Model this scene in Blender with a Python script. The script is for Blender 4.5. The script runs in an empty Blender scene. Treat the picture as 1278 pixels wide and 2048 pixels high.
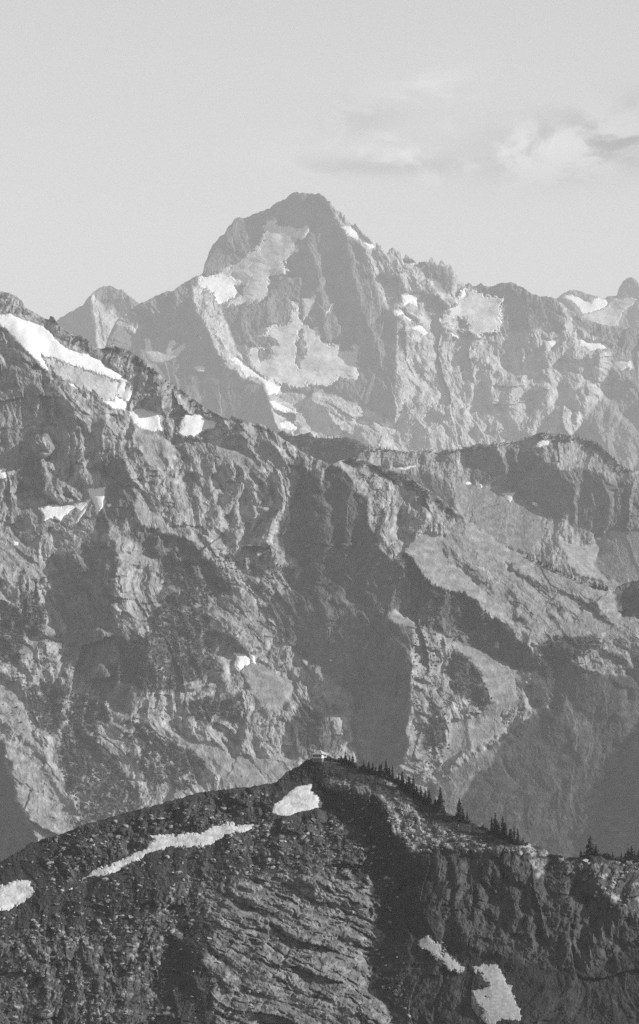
import bpy, math, random, time
import numpy as np
T0 = time.time()
# ------------------------------------------------------------------ scales
F, CX, VH = 12000.0, 639.0, 1350.0       # focal length in photo pixels, principal column, horizon row
STEP = 1.5                               # terrain mesh resolution (photo pixels)
MARG = 200
rng = np.random.RandomState(7)
scene = bpy.context.scene
col = scene.collection

def P(s):
    return np.array([[float(a) for a in t.split(',')] for t in s.split()])
def world(u, v, D):
    return np.stack([(u-CX)/F*D, D, (VH-v)/F*D], -1)

# ------------------------------------------------------------------ noise
_perm = rng.permutation(1024).astype(np.int64)
_rnd = rng.rand(1024, 4)
def _h(ix, iy, seed):
    return _perm[(_perm[(ix + seed*131) & 1023] + iy + seed*57) & 1023]
_ang = rng.rand(1024)*2*np.pi
_gx, _gy = np.cos(_ang), np.sin(_ang)
def pn(x, y, seed=0):
    ix = np.floor(x).astype(np.int64); iy = np.floor(y).astype(np.int64)
    fx = x-ix; fy = y-iy
    sx = fx*fx*fx*(fx*(fx*6-15)+10); sy = fy*fy*fy*(fy*(fy*6-15)+10)
    def g(a, b):
        k = _h(ix+a, iy+b, seed)
        return _gx[k]*(fx-a)+_gy[k]*(fy-b)
    n0 = g(0,0); n1 = g(1,0); n2 = g(0,1); n3 = g(1,1)
    a = n0+(n1-n0)*sx; b = n2+(n3-n2)*sx
    return (a+(b-a)*sy)*1.5
def fbm(x, y, seed=0, n=4, gain=.5):
    r = 0; a = 1.
    for i in range(n):
        r = r + a*pn(x*2**i, y*2**i, seed+i); a *= gain
    return r
def facet(x, y, seed=0, tilt=.55, c=.55):
    """envelope of randomly tilted blocks, small = towards the camera"""
    ix = np.floor(x).astype(np.int64); iy = np.floor(y).astype(np.int64)
    best = np.full(x.shape, 9.)
    for a in (-1, 0, 1):
        for b in (-1, 0, 1):
            k = _h(ix+a, iy+b, seed); r = _rnd[k]
            dx = x-(ix+a+r[..., 0]); dy = y-(iy+b+r[..., 1])
            g2 = _rnd[(k+77) & 1023]
            e = .5*r[..., 2] + tilt*(2*r[..., 3]-1)*dx + tilt*(2*g2[..., 0]-1)*dy + c*(dx*dx+dy*dy)
            best = np.minimum(best, e)
    return best
def facet_id(x, y, seed=0):
    ix = np.floor(x).astype(np.int64); iy = np.floor(y).astype(np.int64)
    best = np.full(x.shape, 99.); val = np.zeros(x.shape)
    for a in (-1, 0, 1):
        for b in (-1, 0, 1):
            r = _rnd[_h(ix+a, iy+b, seed)]
            d = (x-(ix+a+r[..., 0]))**2+(y-(iy+b+r[..., 1]))**2
            m = d < best; best = np.where(m, d, best); val = np.where(m, r[..., 2], val)
    return val
def smooth(a, b, x):
    t = np.clip((x-a)/(b-a), 0, 1); return t*t*(3-2*t)
def blur(A, n):
    for _ in range(n):
        B = np.pad(A, 1, mode='edge')
        A = .25*B[:-2, 1:-1]+.5*B[1:-1, 1:-1]+.25*B[2:, 1:-1]
        B = np.pad(A, 1, mode='edge')
        A = .25*B[1:-1, :-2]+.5*B[1:-1, 1:-1]+.25*B[1:-1, 2:]
    return A

# ------------------------------------------------------------------ polygons and lines
def inside(poly, U, V):
    r = np.zeros(U.shape, bool)
    n = len(poly)
    for i in range(n):
        x0, y0 = poly[i]; x1, y1 = poly[(i+1) % n]
        if y0 == y1: continue
        c = (y0 > V) != (y1 > V)
        r ^= c & (U < (x1-x0)*(V-y0)/(y1-y0)+x0)
    return r
def linedist(pts, U, V, closed=False):
    d = np.full(U.shape, 1e9); side = np.zeros(U.shape)
    n = len(pts)
    for i in range(n if closed else n-1):
        x0, y0 = pts[i]; x1, y1 = pts[(i+1) % n]
        ex, ey = x1-x0, y1-y0; L = ex*ex+ey*ey+1e-9
        t = np.clip(((U-x0)*ex+(V-y0)*ey)/L, 0, 1)
        dx = U-(x0+t*ex); dy = V-(y0+t*ey)
        dd = np.hypot(dx, dy); m = dd < d
        d = np.where(m, dd, d)
        if not closed: side = np.where(m, np.sign(dx*ey-dy*ex)*(1 if ey >= 0 else -1), side)
    return d, side

class Layer:
    def __init__(s, D0, u0, u1, v0, v1, q0, seed, warp=4.):
        s.D0, s.q0, s.seed = D0, q0, seed
        s.sc = D0/F
        s.us = np.arange(u0, u1+STEP, STEP); s.vs = np.arange(v0, v1+STEP, STEP)
        s.U, s.V = np.meshgrid(s.us, s.vs)
        U, V = s.U, s.V
        s.wx = warp*(1.2*pn(U/55, V/55, seed+3)+fbm(U/22, V/22, seed+1, 3)+.8*fbm(U/6, V/6, seed+9, 3))
        s.wy = warp*(1.2*pn(U/55, V/55, seed+7)+fbm(U/22, V/22, seed+5, 3)+.8*fbm(U/6, V/6, seed+13, 3))
        s.P = np.zeros(U.shape); s.Q = np.full(U.shape, q0)
        s.alb = np.full(U.shape, .2); s.rough = np.ones(U.shape)
        s.strat = np.zeros(U.shape); s.cm = np.ones(U.shape)
        s.snow = []; s.cover = None; s.terr = None; s.diag = 0.; s.stain = 0.; s.bench = 0.
    def box(s, pts, m):
        lo = pts.min(0)-m; hi = pts.max(0)+m
        a = max(0, int((lo[1]-s.vs[0])/STEP)); b = min(len(s.vs), int((hi[1]-s.vs[0])/STEP)+2)
        c = max(0, int((lo[0]-s.us[0])/STEP)); d = min(len(s.us), int((hi[0]-s.us[0])/STEP)+2)
        return slice(a, max(a+1, b)), slice(c, max(c+1, d))
    def poly(s, st, p=None, q=None, alb=None, rough=None, strat=None, warp=1., patch=None, cov=None):
        if strat and cov is None: cov = .12
        for part in st.split('|'):
            pts = P(part); sl = s.box(pts, 14)
            m = inside(pts, s.U[sl]+warp*s.wx[sl], s.V[sl]+warp*s.wy[sl])
            if patch is not None:
                m &= fbm(s.U[sl]/16., s.V[sl]/16., s.seed+40, 5, .75) > patch
            for arr, val in ((s.P, p), (s.Q, q), (s.alb, alb), (s.rough, rough), (s.strat, strat), (s.cm, cov)):
                if val is not None:
                    arr[sl][m] = val
    def ridge(s, st, a=.8, w=14, aq=0.):
        """line where the rock stands towards the camera (a>0) or is cut back (a<0)"""
        for part in st.split('|'):
            pts = P(part); sl = s.box(pts, 3*w)
            d, side = linedist(pts, s.U[sl]+s.wx[sl]*1.3, s.V[sl]+s.wy[sl]*1.3)
            f = np.exp(-(d/w)**2)
            s.P[sl] = s.P[sl]*(1-f) + f*(side*a) + f*s.P[sl]*.5
    def snowpatch(s, label, st, p=.5, q=1.2, mat='snow', th=1.5, suncup=0., holes=(), group=None, warp=.35, cat='snow patch'):
        pts = P(st); sl = s.box(pts, 8)
        m = inside(pts, s.U[sl], s.V[sl])
        if p is not None: s.P[sl][m] = p
        s.Q[sl][m] = q
        s.snow.append(dict(label=label, pts=pts, mat=mat, th=th, suncup=suncup, holes=[P(h) for h in holes], group=group, warp=warp, cat=cat))
    def sd(s, pts, U, V, holes=(), warp=.35):
        wx = warp*5.*(fbm(U/12, V/12, s.seed+21, 4, .65)); wy = warp*5.*(fbm(U/12, V/12, s.seed+27, 4, .65))
        d, _ = linedist(pts, U+wx, V+wy, True)
        r = np.where(inside(pts, U+wx, V+wy), d, -d)
        r = r-warp*2.6*np.maximum(0, fbm(U/7, V/5, s.seed+33, 3, .6))
        for h in holes:
            dh, _ = linedist(h, U+wx, V+wy, True)
            r = np.minimum(r, np.where(inside(h, U+wx, V+wy), -dh, dh))
        return r
    def solve(s, L=170., soft=1):
        s.P = s.P+.5*fbm(s.U/42, s.V/95, s.seed+150, 3)*np.clip(s.rough, .1, 1)
        Pm = blur(s.P, soft); Qm = blur(s.Q-s.q0, soft)
        gx = Pm; gy = -Qm
        px = np.pad(gx, ((0, 0), (1, 1))); py = np.pad(gy, ((1, 1), (0, 0)))
        fx = .5*(px[:, 1:]+px[:, :-1]); fy = .5*(py[1:, :]+py[:-1, :])
        fx[:, 0] = 0; fx[:, -1] = 0; fy[0] = 0; fy[-1] = 0
        div = (np.diff(fx, axis=1)+np.diff(fy, axis=0))*STEP
        A = np.concatenate([div, div[:, ::-1]], 1); A = np.concatenate([A, A[::-1]], 0)
        H = np.fft.rfft2(A)
        ky = np.fft.fftfreq(A.shape[0])*2*np.pi; kx = np.fft.rfftfreq(A.shape[1])*2*np.pi
        den = (2*np.cos(ky)-2)[:, None]+(2*np.cos(kx)-2)[None, :]-(STEP/L)**2
        E = np.fft.irfft2(H/den, s=A.shape)[:s.U.shape[0], :s.U.shape[1]]
        s.Es = E + s.q0*(s.vs[-1]-s.V)
        s.sx = s.Es
    def sample(s, A, u, v):
        x = np.clip((u-s.us[0])/STEP, 0, len(s.us)-1.001); y = np.clip((v-s.vs[0])/STEP, 0, len(s.vs)-1.001)
        i = x.astype(int); j = y.astype(int); fx = x-i; fy = y-j
        return (A[j, i]*(1-fx)+A[j, i+1]*fx)*(1-fy)+(A[j+1, i]*(1-fx)+A[j+1, i+1]*fx)*fy
    def rocks(s, amp=1., ang=0., st=2.2, lam=(60, 27, 12, 6), wt=(.8, 1, 1, 1), ang2=None, st2=3.):
        U, V = s.U, s.V
        wu = U+34*pn(U/170, V/150, s.seed+61)+7*pn(U/60, V/50, s.seed+62)+1.6*fbm(U/9, V/9, s.seed+60, 3, .6); wv = V+20*pn(U/110, V/110, s.seed+63)+3.*fbm(U/12, V/12, s.seed+66, 3)
        def field(a, stc, sd0):
            ca, sa = math.cos(a), math.sin(a)
            x = ca*wu-sa*wv; y = (sa*wu+ca*wv)/stc
            E = np.zeros(U.shape)
            for i, (l, w) in enumerate(zip(lam, wt)):
                E += w*.62*l*facet(x/l+.37*i, y/l+.61*i, sd0+i*3, .85, .28)
            E += 20.*np.abs(pn(x/80, y/80, sd0+31))+9.*np.abs(pn(x/34, y/34, sd0+32))+4.5*np.abs(pn(x/15, y/15, sd0+33))
            if s.bench:
                q = (V+.3*U+38*fbm(U/95, V/80, sd0+41, 3)+3*facet(U/13, V/13, sd0+44))/s.bench
                fr = q-np.floor(q)
                E += s.bench*.17*smooth(-.25, .25, fbm(U/60, V/26, sd0+47, 3))*(smooth(.0, .16, fr)-fr)
            E += 2.2*np.abs(pn(x/4.2, y/4.2, sd0+35))
            return E
        E = field(ang, st, s.seed+70)
        if ang2 is not None:
            m = blur(np.clip(s.strat, 0, 1), 6)
            md = s.diag*smooth(-.05, .3, pn(U/110, V/80, s.seed+160)+.3*pn(U/35, V/35, s.seed+161))
            F2 = field(ang2, st2, s.seed+110)
            if s.terr:
                lt, at_ = s.terr; ca, sa = math.cos(ang2), math.sin(ang2); al = (sa*U+ca*V)
                wq = (ca*U-sa*V)/lt+.9*fbm(U/110, V/110, s.seed+140, 3)+.10*fbm(U/17, V/12, s.seed+143, 3, .6)
                wq = wq+.55*pn(wq*.8, wq*0+1.7, s.seed+144)
                brk = .05+.95*smooth(-.1, .3, fbm(al/60, wq*.9, s.seed+145, 4, .6))
                for mul, am in ((1, 1.), (2.3, .25)):
                    fr = (wq*mul)-np.floor(wq*mul)
                    F2 = F2+at_*am*brk*(fr-smooth(.8, 1., fr))
            E = E*(1-m)+F2*m
            if s.diag:
                md = md*(1-m); E = E*(1-md)+field(.68, 3.2, s.seed+130)*md
        fine = 1.1*fbm(U/5, V/5, s.seed+80, 3)+.5*facet(U/3.2, V/3.2, s.seed+88)*2
        rough = blur(s.rough, 3)
        keep = np.ones(U.shape); cut = np.zeros(U.shape)
        for sn in s.snow:
            sl = s.box(sn['pts'], 10)
            d = s.sd(sn['pts'], U[sl], V[sl], sn['holes'], sn['warp'])
            keep[sl] = np.minimum(keep[sl], smooth(.5, -8, d)); cut[sl] = np.maximum(cut[sl], smooth(0, 3, d))
        if s.cover:
            cs, lo, hi, bl, kk = s.cover
            k1 = facet_id(U/cs+.3*fbm(U/9, V/9, s.seed+90, 2), V/(cs*.8), s.seed+91)
            k2 = facet_id(U/(cs*2.1), V/(cs*1.7), s.seed+93)
            nz = np.clip(.5+.33*fbm(U/26, V/18, s.seed+95, 4, .7)+.30*(k1-.5)+.34*(k2-.5), 0, 1)
            cov = np.clip((blur(s.alb, bl)-lo)/(hi-lo), 0, 1)
            kk = kk*blur(s.cm, 4)
            s.alb = (1-kk)*blur(s.alb, 1)*(.85+.3*k2)+kk*(lo+(hi-lo)*smooth(-.05, .05, cov-nz)*(.8+.4*k1))
        if s.stain:
            s.alb = s.alb*(1+s.stain*np.clip(blur(s.rough, 3)*1.3-.12, .06, 1)*(fbm(wu/6, wv/34, s.seed+170, 3)+.7*fbm(U/11, V/11, s.seed+175, 4, .7)))
            s.alb = np.clip(s.alb, .025, .6)
        E = amp*(E-E.mean())*rough + fine*np.clip(rough*1.0+.25, 0, 1)
        s.E = s.Es + E*keep + 1.2*cut
    def finish(s, name, sky, vbot, mat, jag=1.6, back=70, backslope=1.2, roll=5., label=None):
        sky = P(sky)
        us = s.us
        vs = np.interp(us, sky[:, 0], sky[:, 1])
        vs = vs+jag*(fbm(us/11, us*0+3.3, s.seed+200, 4, .6))+.5*jag*np.abs(pn(us/3.1, us*0+8.8, s.seed+210))
        s.skyv = vs
        n = int((vbot-vs.min())/STEP)+1
        t = np.linspace(0, 1, n)[:, None]
        Vm = vs[None, :]+(vbot-vs[None, :])*t; Um = np.repeat(us[None, :], n, 0)
        E = s.sample(s.E, Um, Vm)
        E = E+roll*np.exp(-(Vm-vs[None, :])/4.)
        D = s.D0+s.sc*E
        W = world(Um, Vm, D)
        # back slope, real thickness behind the skyline
        rows = []
        top = W[0]
        for k in range(7, 0, -1):
            o = back*(k/7.)**2*s.sc*3
            nz = 1+.15*pn(us/30, us*0+k, s.seed+220)
            r = top.copy(); r[:, 1] += o*backslope*nz+s.sc*2; r[:, 2] -= o*(.35+.65*k/7.)
            rows.append(r)
        base = W[-1].copy(); base[:, 1] -= (base[:, 2]+1800)*.6; base[:, 2] = -1800.
        W = np.concatenate([np.stack(rows), W, base[None]], 0)
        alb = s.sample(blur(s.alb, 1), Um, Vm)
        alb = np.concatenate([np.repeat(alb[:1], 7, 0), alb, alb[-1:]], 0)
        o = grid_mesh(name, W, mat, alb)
        o['kind'] = 'structure'
        # snow sheets lying on this terrain
        for sn in s.snow: s.make_snow(sn)
        return o
    def surf(s, u, v):
        u = np.asarray(u, float); v = np.asarray(v, float)
        return world(u, v, s.D0+s.sc*s.sample(s.E, u, v))
    def make_snow(s, sn):
        lo = sn['pts'].min(0)-5; hi = sn['pts'].max(0)+5
        lo[0] = max(lo[0], s.us[0]+2)
        st = min(1.0, STEP)
        u = np.arange(lo[0], hi[0], st); v = np.arange(lo[1], hi[1], st)
        U, V = np.meshgrid(u, v)
        d = s.sd(sn['pts'], U, V, sn['holes'], sn['warp'])
        E = s.sample(s.Es, U, V)
        th = np.where(d > 0, (sn['th']+1.2)*(1-np.exp(-d/2.5)), d*1.3)
        bump = (.5*fbm(U/14, V/9, s.seed+301, 3)+2.2*pn(U/38, V/24, s.seed+303))*smooth(-1, 8, d)
        if sn['suncup']:
            bump = bump+sn['suncup']*(facet(U/5.5+V/9, V/3.6, s.seed+305)+.5*facet(U/3., V/2.2, s.seed+309))*1.5*smooth(0, 4, d)
        if sn['cat'] == 'glacier': bump = bump+2.6*facet(U/30+V/40+.5*pn(U/40, V/40, 3), V/8+.8*pn(U/30, V/30, 4), s.seed+320)*smooth(0, 8, d)
        E = E-th+bump
        W = world(U, V, s.D0+s.sc*E)
        sk = np.interp(U, s.us, s.skyv)
        ok = (d > -3.5) & (V > sk+.5)
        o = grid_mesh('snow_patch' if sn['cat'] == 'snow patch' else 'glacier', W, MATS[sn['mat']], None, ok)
        o['label'] = sn['label']; o['category'] = sn['cat']
        if sn['group']: o['group'] = sn['group']

def grid_mesh(name, W, mat, alb=None, ok=None):
    r, c = W.shape[:2]
    idx = np.arange(r*c).reshape(r, c)
    a = idx[:-1, :-1]; b = idx[1:, :-1]; d = idx[1:, 1:]; e = idx[:-1, 1:]
    quads = np.stack([a, b, d, e], -1).reshape(-1, 4)
    co = W.reshape(-1, 3)
    av = None if alb is None else alb.reshape(-1)
    if ok is not None:
        k = ok[:-1, :-1] & ok[1:, :-1] & ok[1:, 1:] & ok[:-1, 1:]
        quads = quads[k.reshape(-1)]
        used = np.unique(quads); remap = np.zeros(r*c, int); remap[used] = np.arange(len(used))
        co = co[used]; quads = remap[quads]
    return raw_mesh(name, co, quads, 4, mat, av)
def raw_mesh(name, co, faces, k, mat, av=None, parent=None, smoothf=False, link=True):
    org = co[len(co)//2].copy() if False else np.zeros(3)
    if parent is None:
        org = np.array([co[:, 0].mean(), co[:, 1].mean(), co[:, 2].min()])
    me = bpy.data.meshes.new(name)
    me.vertices.add(len(co)); me.vertices.foreach_set('co', (co-org).astype(np.float32).ravel())
    me.loops.add(faces.size); me.loops.foreach_set('vertex_index', faces.astype(np.int32).ravel())
    me.polygons.add(len(faces)); me.polygons.foreach_set('loop_start', np.arange(0, faces.size, k, dtype=np.int32))
    me.update(calc_edges=True); me.validate()
    if av is not None:
        at = me.attributes.new('alb', 'FLOAT', 'POINT'); at.data.foreach_set('value', av.astype(np.float32))
    me.polygons.foreach_set('use_smooth', np.full(len(me.polygons), smoothf))
    me.materials.append(mat)
    o = bpy.data.objects.new(name, me)
    o.location = org
    if parent is not None: o.parent = parent
    col.objects.link(o)
    return o

# ------------------------------------------------------------------ materials
def newmat(name):
    m = bpy.data.materials.new(name); m.use_nodes = True
    nt = m.node_tree; b = nt.nodes['Principled BSDF']
    b.inputs['Roughness'].default_value = .9
    b.inputs['Specular IOR Level'].default_value = .15
    return m, nt, b
def rockmat(name, scale, lo=.6, hi=1.45, bump=.6, bdist=1.):
    m, nt, b = newmat(name); N = nt.nodes; K = nt.links
    tc = N.new('ShaderNodeNewGeometry')
    at = N.new('ShaderNodeAttribute'); at.attribute_name = 'alb'
    mp = N.new('ShaderNodeMapping'); mp.inputs['Scale'].default_value = (1/scale,)*3
    K.new(tc.outputs['Position'], mp.inputs[0])
    n1 = N.new('ShaderNodeTexNoise'); n1.inputs['Scale'].default_value = .12; n1.inputs['Detail'].default_value = 8; n1.inputs['Roughness'].default_value = .7
    n2 = N.new('ShaderNodeTexVoronoi'); n2.inputs['Scale'].default_value = .25
    for n in (n1, n2): K.new(mp.outputs[0], n.inputs['Vector'])
    mr = N.new('ShaderNodeMapRange'); mr.inputs[1].default_value = .3; mr.inputs[2].default_value = .7; mr.inputs[3].default_value = lo; mr.inputs[4].default_value = hi
    K.new(n1.outputs[0], mr.inputs[0])
    mv = N.new('ShaderNodeMapRange'); mv.inputs[3].default_value = .82; mv.inputs[4].default_value = 1.15
    sp = N.new('ShaderNodeSeparateColor'); K.new(n2.outputs['Color'], sp.inputs[0]); K.new(sp.outputs[0], mv.inputs[0])
    m1 = N.new('ShaderNodeMath'); m1.operation = 'MULTIPLY'; K.new(mr.outputs[0], m1.inputs[0]); K.new(mv.outputs[0], m1.inputs[1])
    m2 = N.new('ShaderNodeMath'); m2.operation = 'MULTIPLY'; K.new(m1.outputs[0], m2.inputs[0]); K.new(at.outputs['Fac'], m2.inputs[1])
    cc = N.new('ShaderNodeCombineColor')
    for i in range(3): K.new(m2.outputs[0], cc.inputs[i])
    K.new(cc.outputs[0], b.inputs['Base Color'])
    n3 = N.new('ShaderNodeTexNoise'); n3.inputs['Scale'].default_value = .8; n3.inputs['Detail'].default_value = 5; n3.inputs['Roughness'].default_value = .75
    K.new(mp.outputs[0], n3.inputs['Vector'])
    bp = N.new('ShaderNodeBump'); bp.inputs['Strength'].default_value = bump; bp.inputs['Distance'].default_value = bdist*scale
    K.new(n3.outputs[0], bp.inputs['Height']); K.new(bp.outputs[0], b.inputs['Normal'])
    return m
def plainmat(name, v, var=.25, scale=1., rough=.9, bump=0., bscale=1., bdist=.1):
    m, nt, b = newmat(name); N = nt.nodes; K = nt.links
    b.inputs['Roughness'].default_value = rough
    tc = N.new('ShaderNodeNewGeometry')
    n1 = N.new('ShaderNodeTexNoise'); n1.inputs['Scale'].default_value = 1/scale; n1.inputs['Detail'].default_value = 5
    K.new(tc.outputs['Position'], n1.inputs['Vector'])
    mr = N.new('ShaderNodeMapRange'); mr.inputs[1].default_value = .3; mr.inputs[2].default_value = .7
    mr.inputs[3].default_value = v*(1-var); mr.inputs[4].default_value = min(.95, v*(1+var))
    K.new(n1.outputs[0], mr.inputs[0])
    cc = N.new('ShaderNodeCombineColor')
    for i in range(3): K.new(mr.outputs[0], cc.inputs[i])
    K.new(cc.outputs[0], b.inputs['Base Color'])
    if bump:
        n3 = N.new('ShaderNodeTexNoise'); n3.inputs['Scale'].default_value = 1/bscale; n3.inputs['Detail'].default_value = 4
        K.new(tc.outputs['Position'], n3.inputs['Vector'])
        bp = N.new('ShaderNodeBump'); bp.inputs['Strength'].default_value = bump; bp.inputs['Distance'].default_value = bdist
        K.new(n3.outputs[0], bp.inputs['Height']); K.new(bp.outputs[0], b.inputs['Normal'])
    return m
DF, DC, DR, DM, DP, DQ = 2250., 8500., 12500., 27500., 32500., 36500.
MATS = {}
MATS['rock_far'] = rockmat('far_rock', DM/F*3, .75, 1.25, .5)
MATS['rock_mid'] = rockmat('mid_rock', DC/F*3, .65, 1.35, .6)
MATS['rock_near'] = rockmat('near_rock', DF/F*3, .6, 1.5, .7)
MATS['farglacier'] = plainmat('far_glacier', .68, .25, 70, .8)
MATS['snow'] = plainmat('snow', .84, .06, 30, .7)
MATS['dullsnow'] = plainmat('dull_snow', .62, .2, 25, .8)  # greyer base colour than the snow material
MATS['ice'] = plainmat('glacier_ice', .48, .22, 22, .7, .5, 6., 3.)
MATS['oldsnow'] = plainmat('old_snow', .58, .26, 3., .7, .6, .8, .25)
MATS['shadesnow'] = plainmat('shade_toned_old_snow', .36, .2, 1.6, .8, .5, .8, .2)  # old snow with its shade put into a darker base colour

# ================================================================== FAR LEFT PEAK and FAR RIGHT PEAKS
def build_far():
    A = Layer(DP, -60, 460, 540, 860, .7, 11, 3)
    A.poly('-60,500 187,500 188,600 190,640 196,700 200,860 -60,860', p=-.95, q=.5, rough=.5)
    A.poly('187,590 198,598 214,620 226,612 242,640 262,650 330,690 400,860 200,860 190,640', p=.45, q=.7, alb=.45)  # sunlit side, its light also put into a paler alb
    A.poly('190,585 200,570 222,565 232,580 226,600 233,618 222,628 206,604 196,595', p=-.35, q=.5)
    A.poly('226,575 300,600 330,690 262,650 240,636 232,610', p=.05, q=.5)
    A.solve(110); A.stain = .2; A.rocks(.55, .2, 2.5)
    A.finish('far_left_peak', '-60,700 60,672 95,655 115,640 130,629 150,618 165,610 172,600 180,590 190,580 200,574 210,573 220,571 230,576 245,582 258,590 270,600 278,607 285,620 300,640 340,700 460,780', 850, MATS['rock_far'], 2.4)
    B = Layer(DQ, 1020, 1278+MARG, 520, 780, .7, 15, 3)
    B.poly('1020,500 1500,500 1500,800 1020,800', p=-.5, q=.6, alb=.255)
    B.snowpatch('bright snowfield on the distant summit at the right edge', '1123,594 1138,591 1152,593 1166,599 1180,606 1188,598 1197,595 1216,603 1212,613 1190,622 1165,629 1158,618 1150,606 1138,600', .6, 1.3)
    B.snowpatch('dim grey glacier beneath the pointed horn at the right edge', '1150,632 1166,630 1192,623 1213,614 1218,604 1228,599 1262,594 1276,598 1262,612 1244,626 1236,652 1180,656', -.25, 1.3, 'dullsnow', cat='glacier')
    B.poly('1236,560 1262,545 1300,570 1300,600 1262,592 1236,596', p=-.7, q=.4)
    B.solve(110); B.rocks(.5, .2, 2.2)
    B.finish('far_right_peaks', '1020,690 1080,622 1100,604 1112,597 1125,588 1140,580 1152,580 1165,584 1175,587 1195,592 1207,599 1216,592 1226,592 1233,592 1238,575 1247,562 1256,556 1264,554 1272,560 1278,567 1300,585 1340,610 1500,660', 780, MATS['rock_far'], 1.2)

# ================================================================== MAIN FAR MOUNTAIN
def build_main():
    M = Layer(DM, 190, 1278+MARG, 370, 1010, .75, 21, 3.5)
    M.poly('-100,300 1600,300 1600,1100 -100,1100', p=.28, q=.7, alb=.425)  # sunlit rock, alb raised above that of the shaded faces
    # great shaded north face, its shade also put into a darker alb
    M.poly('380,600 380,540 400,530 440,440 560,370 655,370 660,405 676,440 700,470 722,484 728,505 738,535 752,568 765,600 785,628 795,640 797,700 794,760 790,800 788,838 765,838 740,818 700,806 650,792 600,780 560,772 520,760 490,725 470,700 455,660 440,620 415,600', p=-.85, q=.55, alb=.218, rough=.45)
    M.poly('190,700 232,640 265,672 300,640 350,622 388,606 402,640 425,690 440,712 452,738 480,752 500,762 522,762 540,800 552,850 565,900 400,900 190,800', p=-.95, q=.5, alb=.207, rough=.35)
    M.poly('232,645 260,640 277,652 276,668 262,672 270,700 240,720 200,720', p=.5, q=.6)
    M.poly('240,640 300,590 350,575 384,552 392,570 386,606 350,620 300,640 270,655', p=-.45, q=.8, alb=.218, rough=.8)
    M.poly('386,572 402,572 425,590 442,618 455,655 470,698 490,716 478,726 500,762 480,752 452,738 440,712 425,690 402,640 388,606', p=.75, q=.55, alb=.459)
    M.poly('655,395 676,412 700,445 702,456 690,458 672,440 660,415', p=.25, q=.5)
    M.poly('470,540 560,480 600,495 575,515 560,545 470,575', alb=.51, rough=.3)
    # lower lit slabs
    M.poly('556,772 600,775 660,790 720,808 760,832 790,845 800,905 800,940 560,940 556,850 540,808', p=.55, q=1.0, alb=.459, strat=1)
    M.poly('562,790 600,786 622,796 650,818 660,836 656,862 640,858 612,835 596,812 565,806', p=-.8, q=.6, rough=.4)
    M.poly('712,810 722,840 728,880 742,905 724,905 712,870', p=-.3)
    # shaded pieces on the lit side, mostly darkened in alb too
    M.poly('722,492 738,530 742,560 756,560 748,530 735,495', p=.6)
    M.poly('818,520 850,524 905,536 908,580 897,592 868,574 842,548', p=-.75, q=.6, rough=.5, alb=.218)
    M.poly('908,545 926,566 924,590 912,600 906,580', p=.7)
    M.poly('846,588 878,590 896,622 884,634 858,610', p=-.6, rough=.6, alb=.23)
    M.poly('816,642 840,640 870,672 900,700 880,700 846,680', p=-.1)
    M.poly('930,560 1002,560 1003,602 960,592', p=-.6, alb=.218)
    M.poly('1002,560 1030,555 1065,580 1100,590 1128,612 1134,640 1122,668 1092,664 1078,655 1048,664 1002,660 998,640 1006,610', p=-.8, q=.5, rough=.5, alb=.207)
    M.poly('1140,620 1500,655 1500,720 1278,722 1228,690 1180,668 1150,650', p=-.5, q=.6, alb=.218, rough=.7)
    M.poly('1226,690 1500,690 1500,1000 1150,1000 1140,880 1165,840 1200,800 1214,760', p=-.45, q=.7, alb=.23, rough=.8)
    M.poly('1240,800 1278,760 1300,770 1240,860 1190,900 1180,895', p=.35)
    M.poly('805,640 815,660 800,720 802,760 795,830 792,760 794,700', p=-.3)
    M.ridge('880,640 930,690 955,720 935,780 895,830 850,900|960,690 985,740 980,800 1000,880|1040,690 1050,740 1020,800 1030,860|1090,700 1100,760 1075,820 1060,890|1150,700 1160,760 1120,830 1100,900|1200,700 1195,760 1160,820', .6, 20)
    M.ridge('935,690 955,740 945,800 940,900|1015,690 1020,740 1000,800|1070,690 1075,760 1050,830 1040,900|1125,700 1125,770 1095,850', -.5, 14)
    M.ridge('840,660 850,720 830,790 800,840', -.6, 12)
    M.ridge('745,560 765,620|730,500 748,545 770,590', .5, 9)
    M.ridge('690,470 700,520 720,600 760,700|600,400 610,460 640,560 650,660|560,460 575,540', .45, 16)
    M.ridge('540,560 560,640|640,480 670,600 700,700', -.4, 16)
    M.ridge('325,600 330,640|352,590 350,630|300,620 305,645', .9, 7)
    sn = M.snowpatch
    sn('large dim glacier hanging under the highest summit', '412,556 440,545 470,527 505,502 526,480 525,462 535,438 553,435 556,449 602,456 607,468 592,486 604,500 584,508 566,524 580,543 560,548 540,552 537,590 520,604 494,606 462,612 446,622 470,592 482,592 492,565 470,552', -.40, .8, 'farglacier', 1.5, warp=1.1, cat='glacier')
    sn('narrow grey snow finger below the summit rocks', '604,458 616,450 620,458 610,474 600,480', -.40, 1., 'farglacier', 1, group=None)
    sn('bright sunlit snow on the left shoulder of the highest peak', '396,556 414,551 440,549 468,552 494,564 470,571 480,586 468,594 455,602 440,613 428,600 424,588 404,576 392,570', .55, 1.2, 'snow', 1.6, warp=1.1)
    sn('wide grey glacier filling the shaded bowl of the highest peak', '508,674 524,668 542,650 580,645 583,600 598,606 600,644 616,652 637,657 645,683 660,690 682,684 678,700 700,704 712,684 719,690 717,728 716,760 700,764 682,756 655,772 600,774 562,768 536,766 520,746 502,736 494,708 500,692 528,694 556,688 554,678 530,674', -.42, 1.0, 'farglacier', 1.6, holes=('597,658 606,662 612,700 604,716 598,735 592,735 592,700', '515,700 540,695 545,712 520,722'), warp=1.1, cat='glacier')
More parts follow.
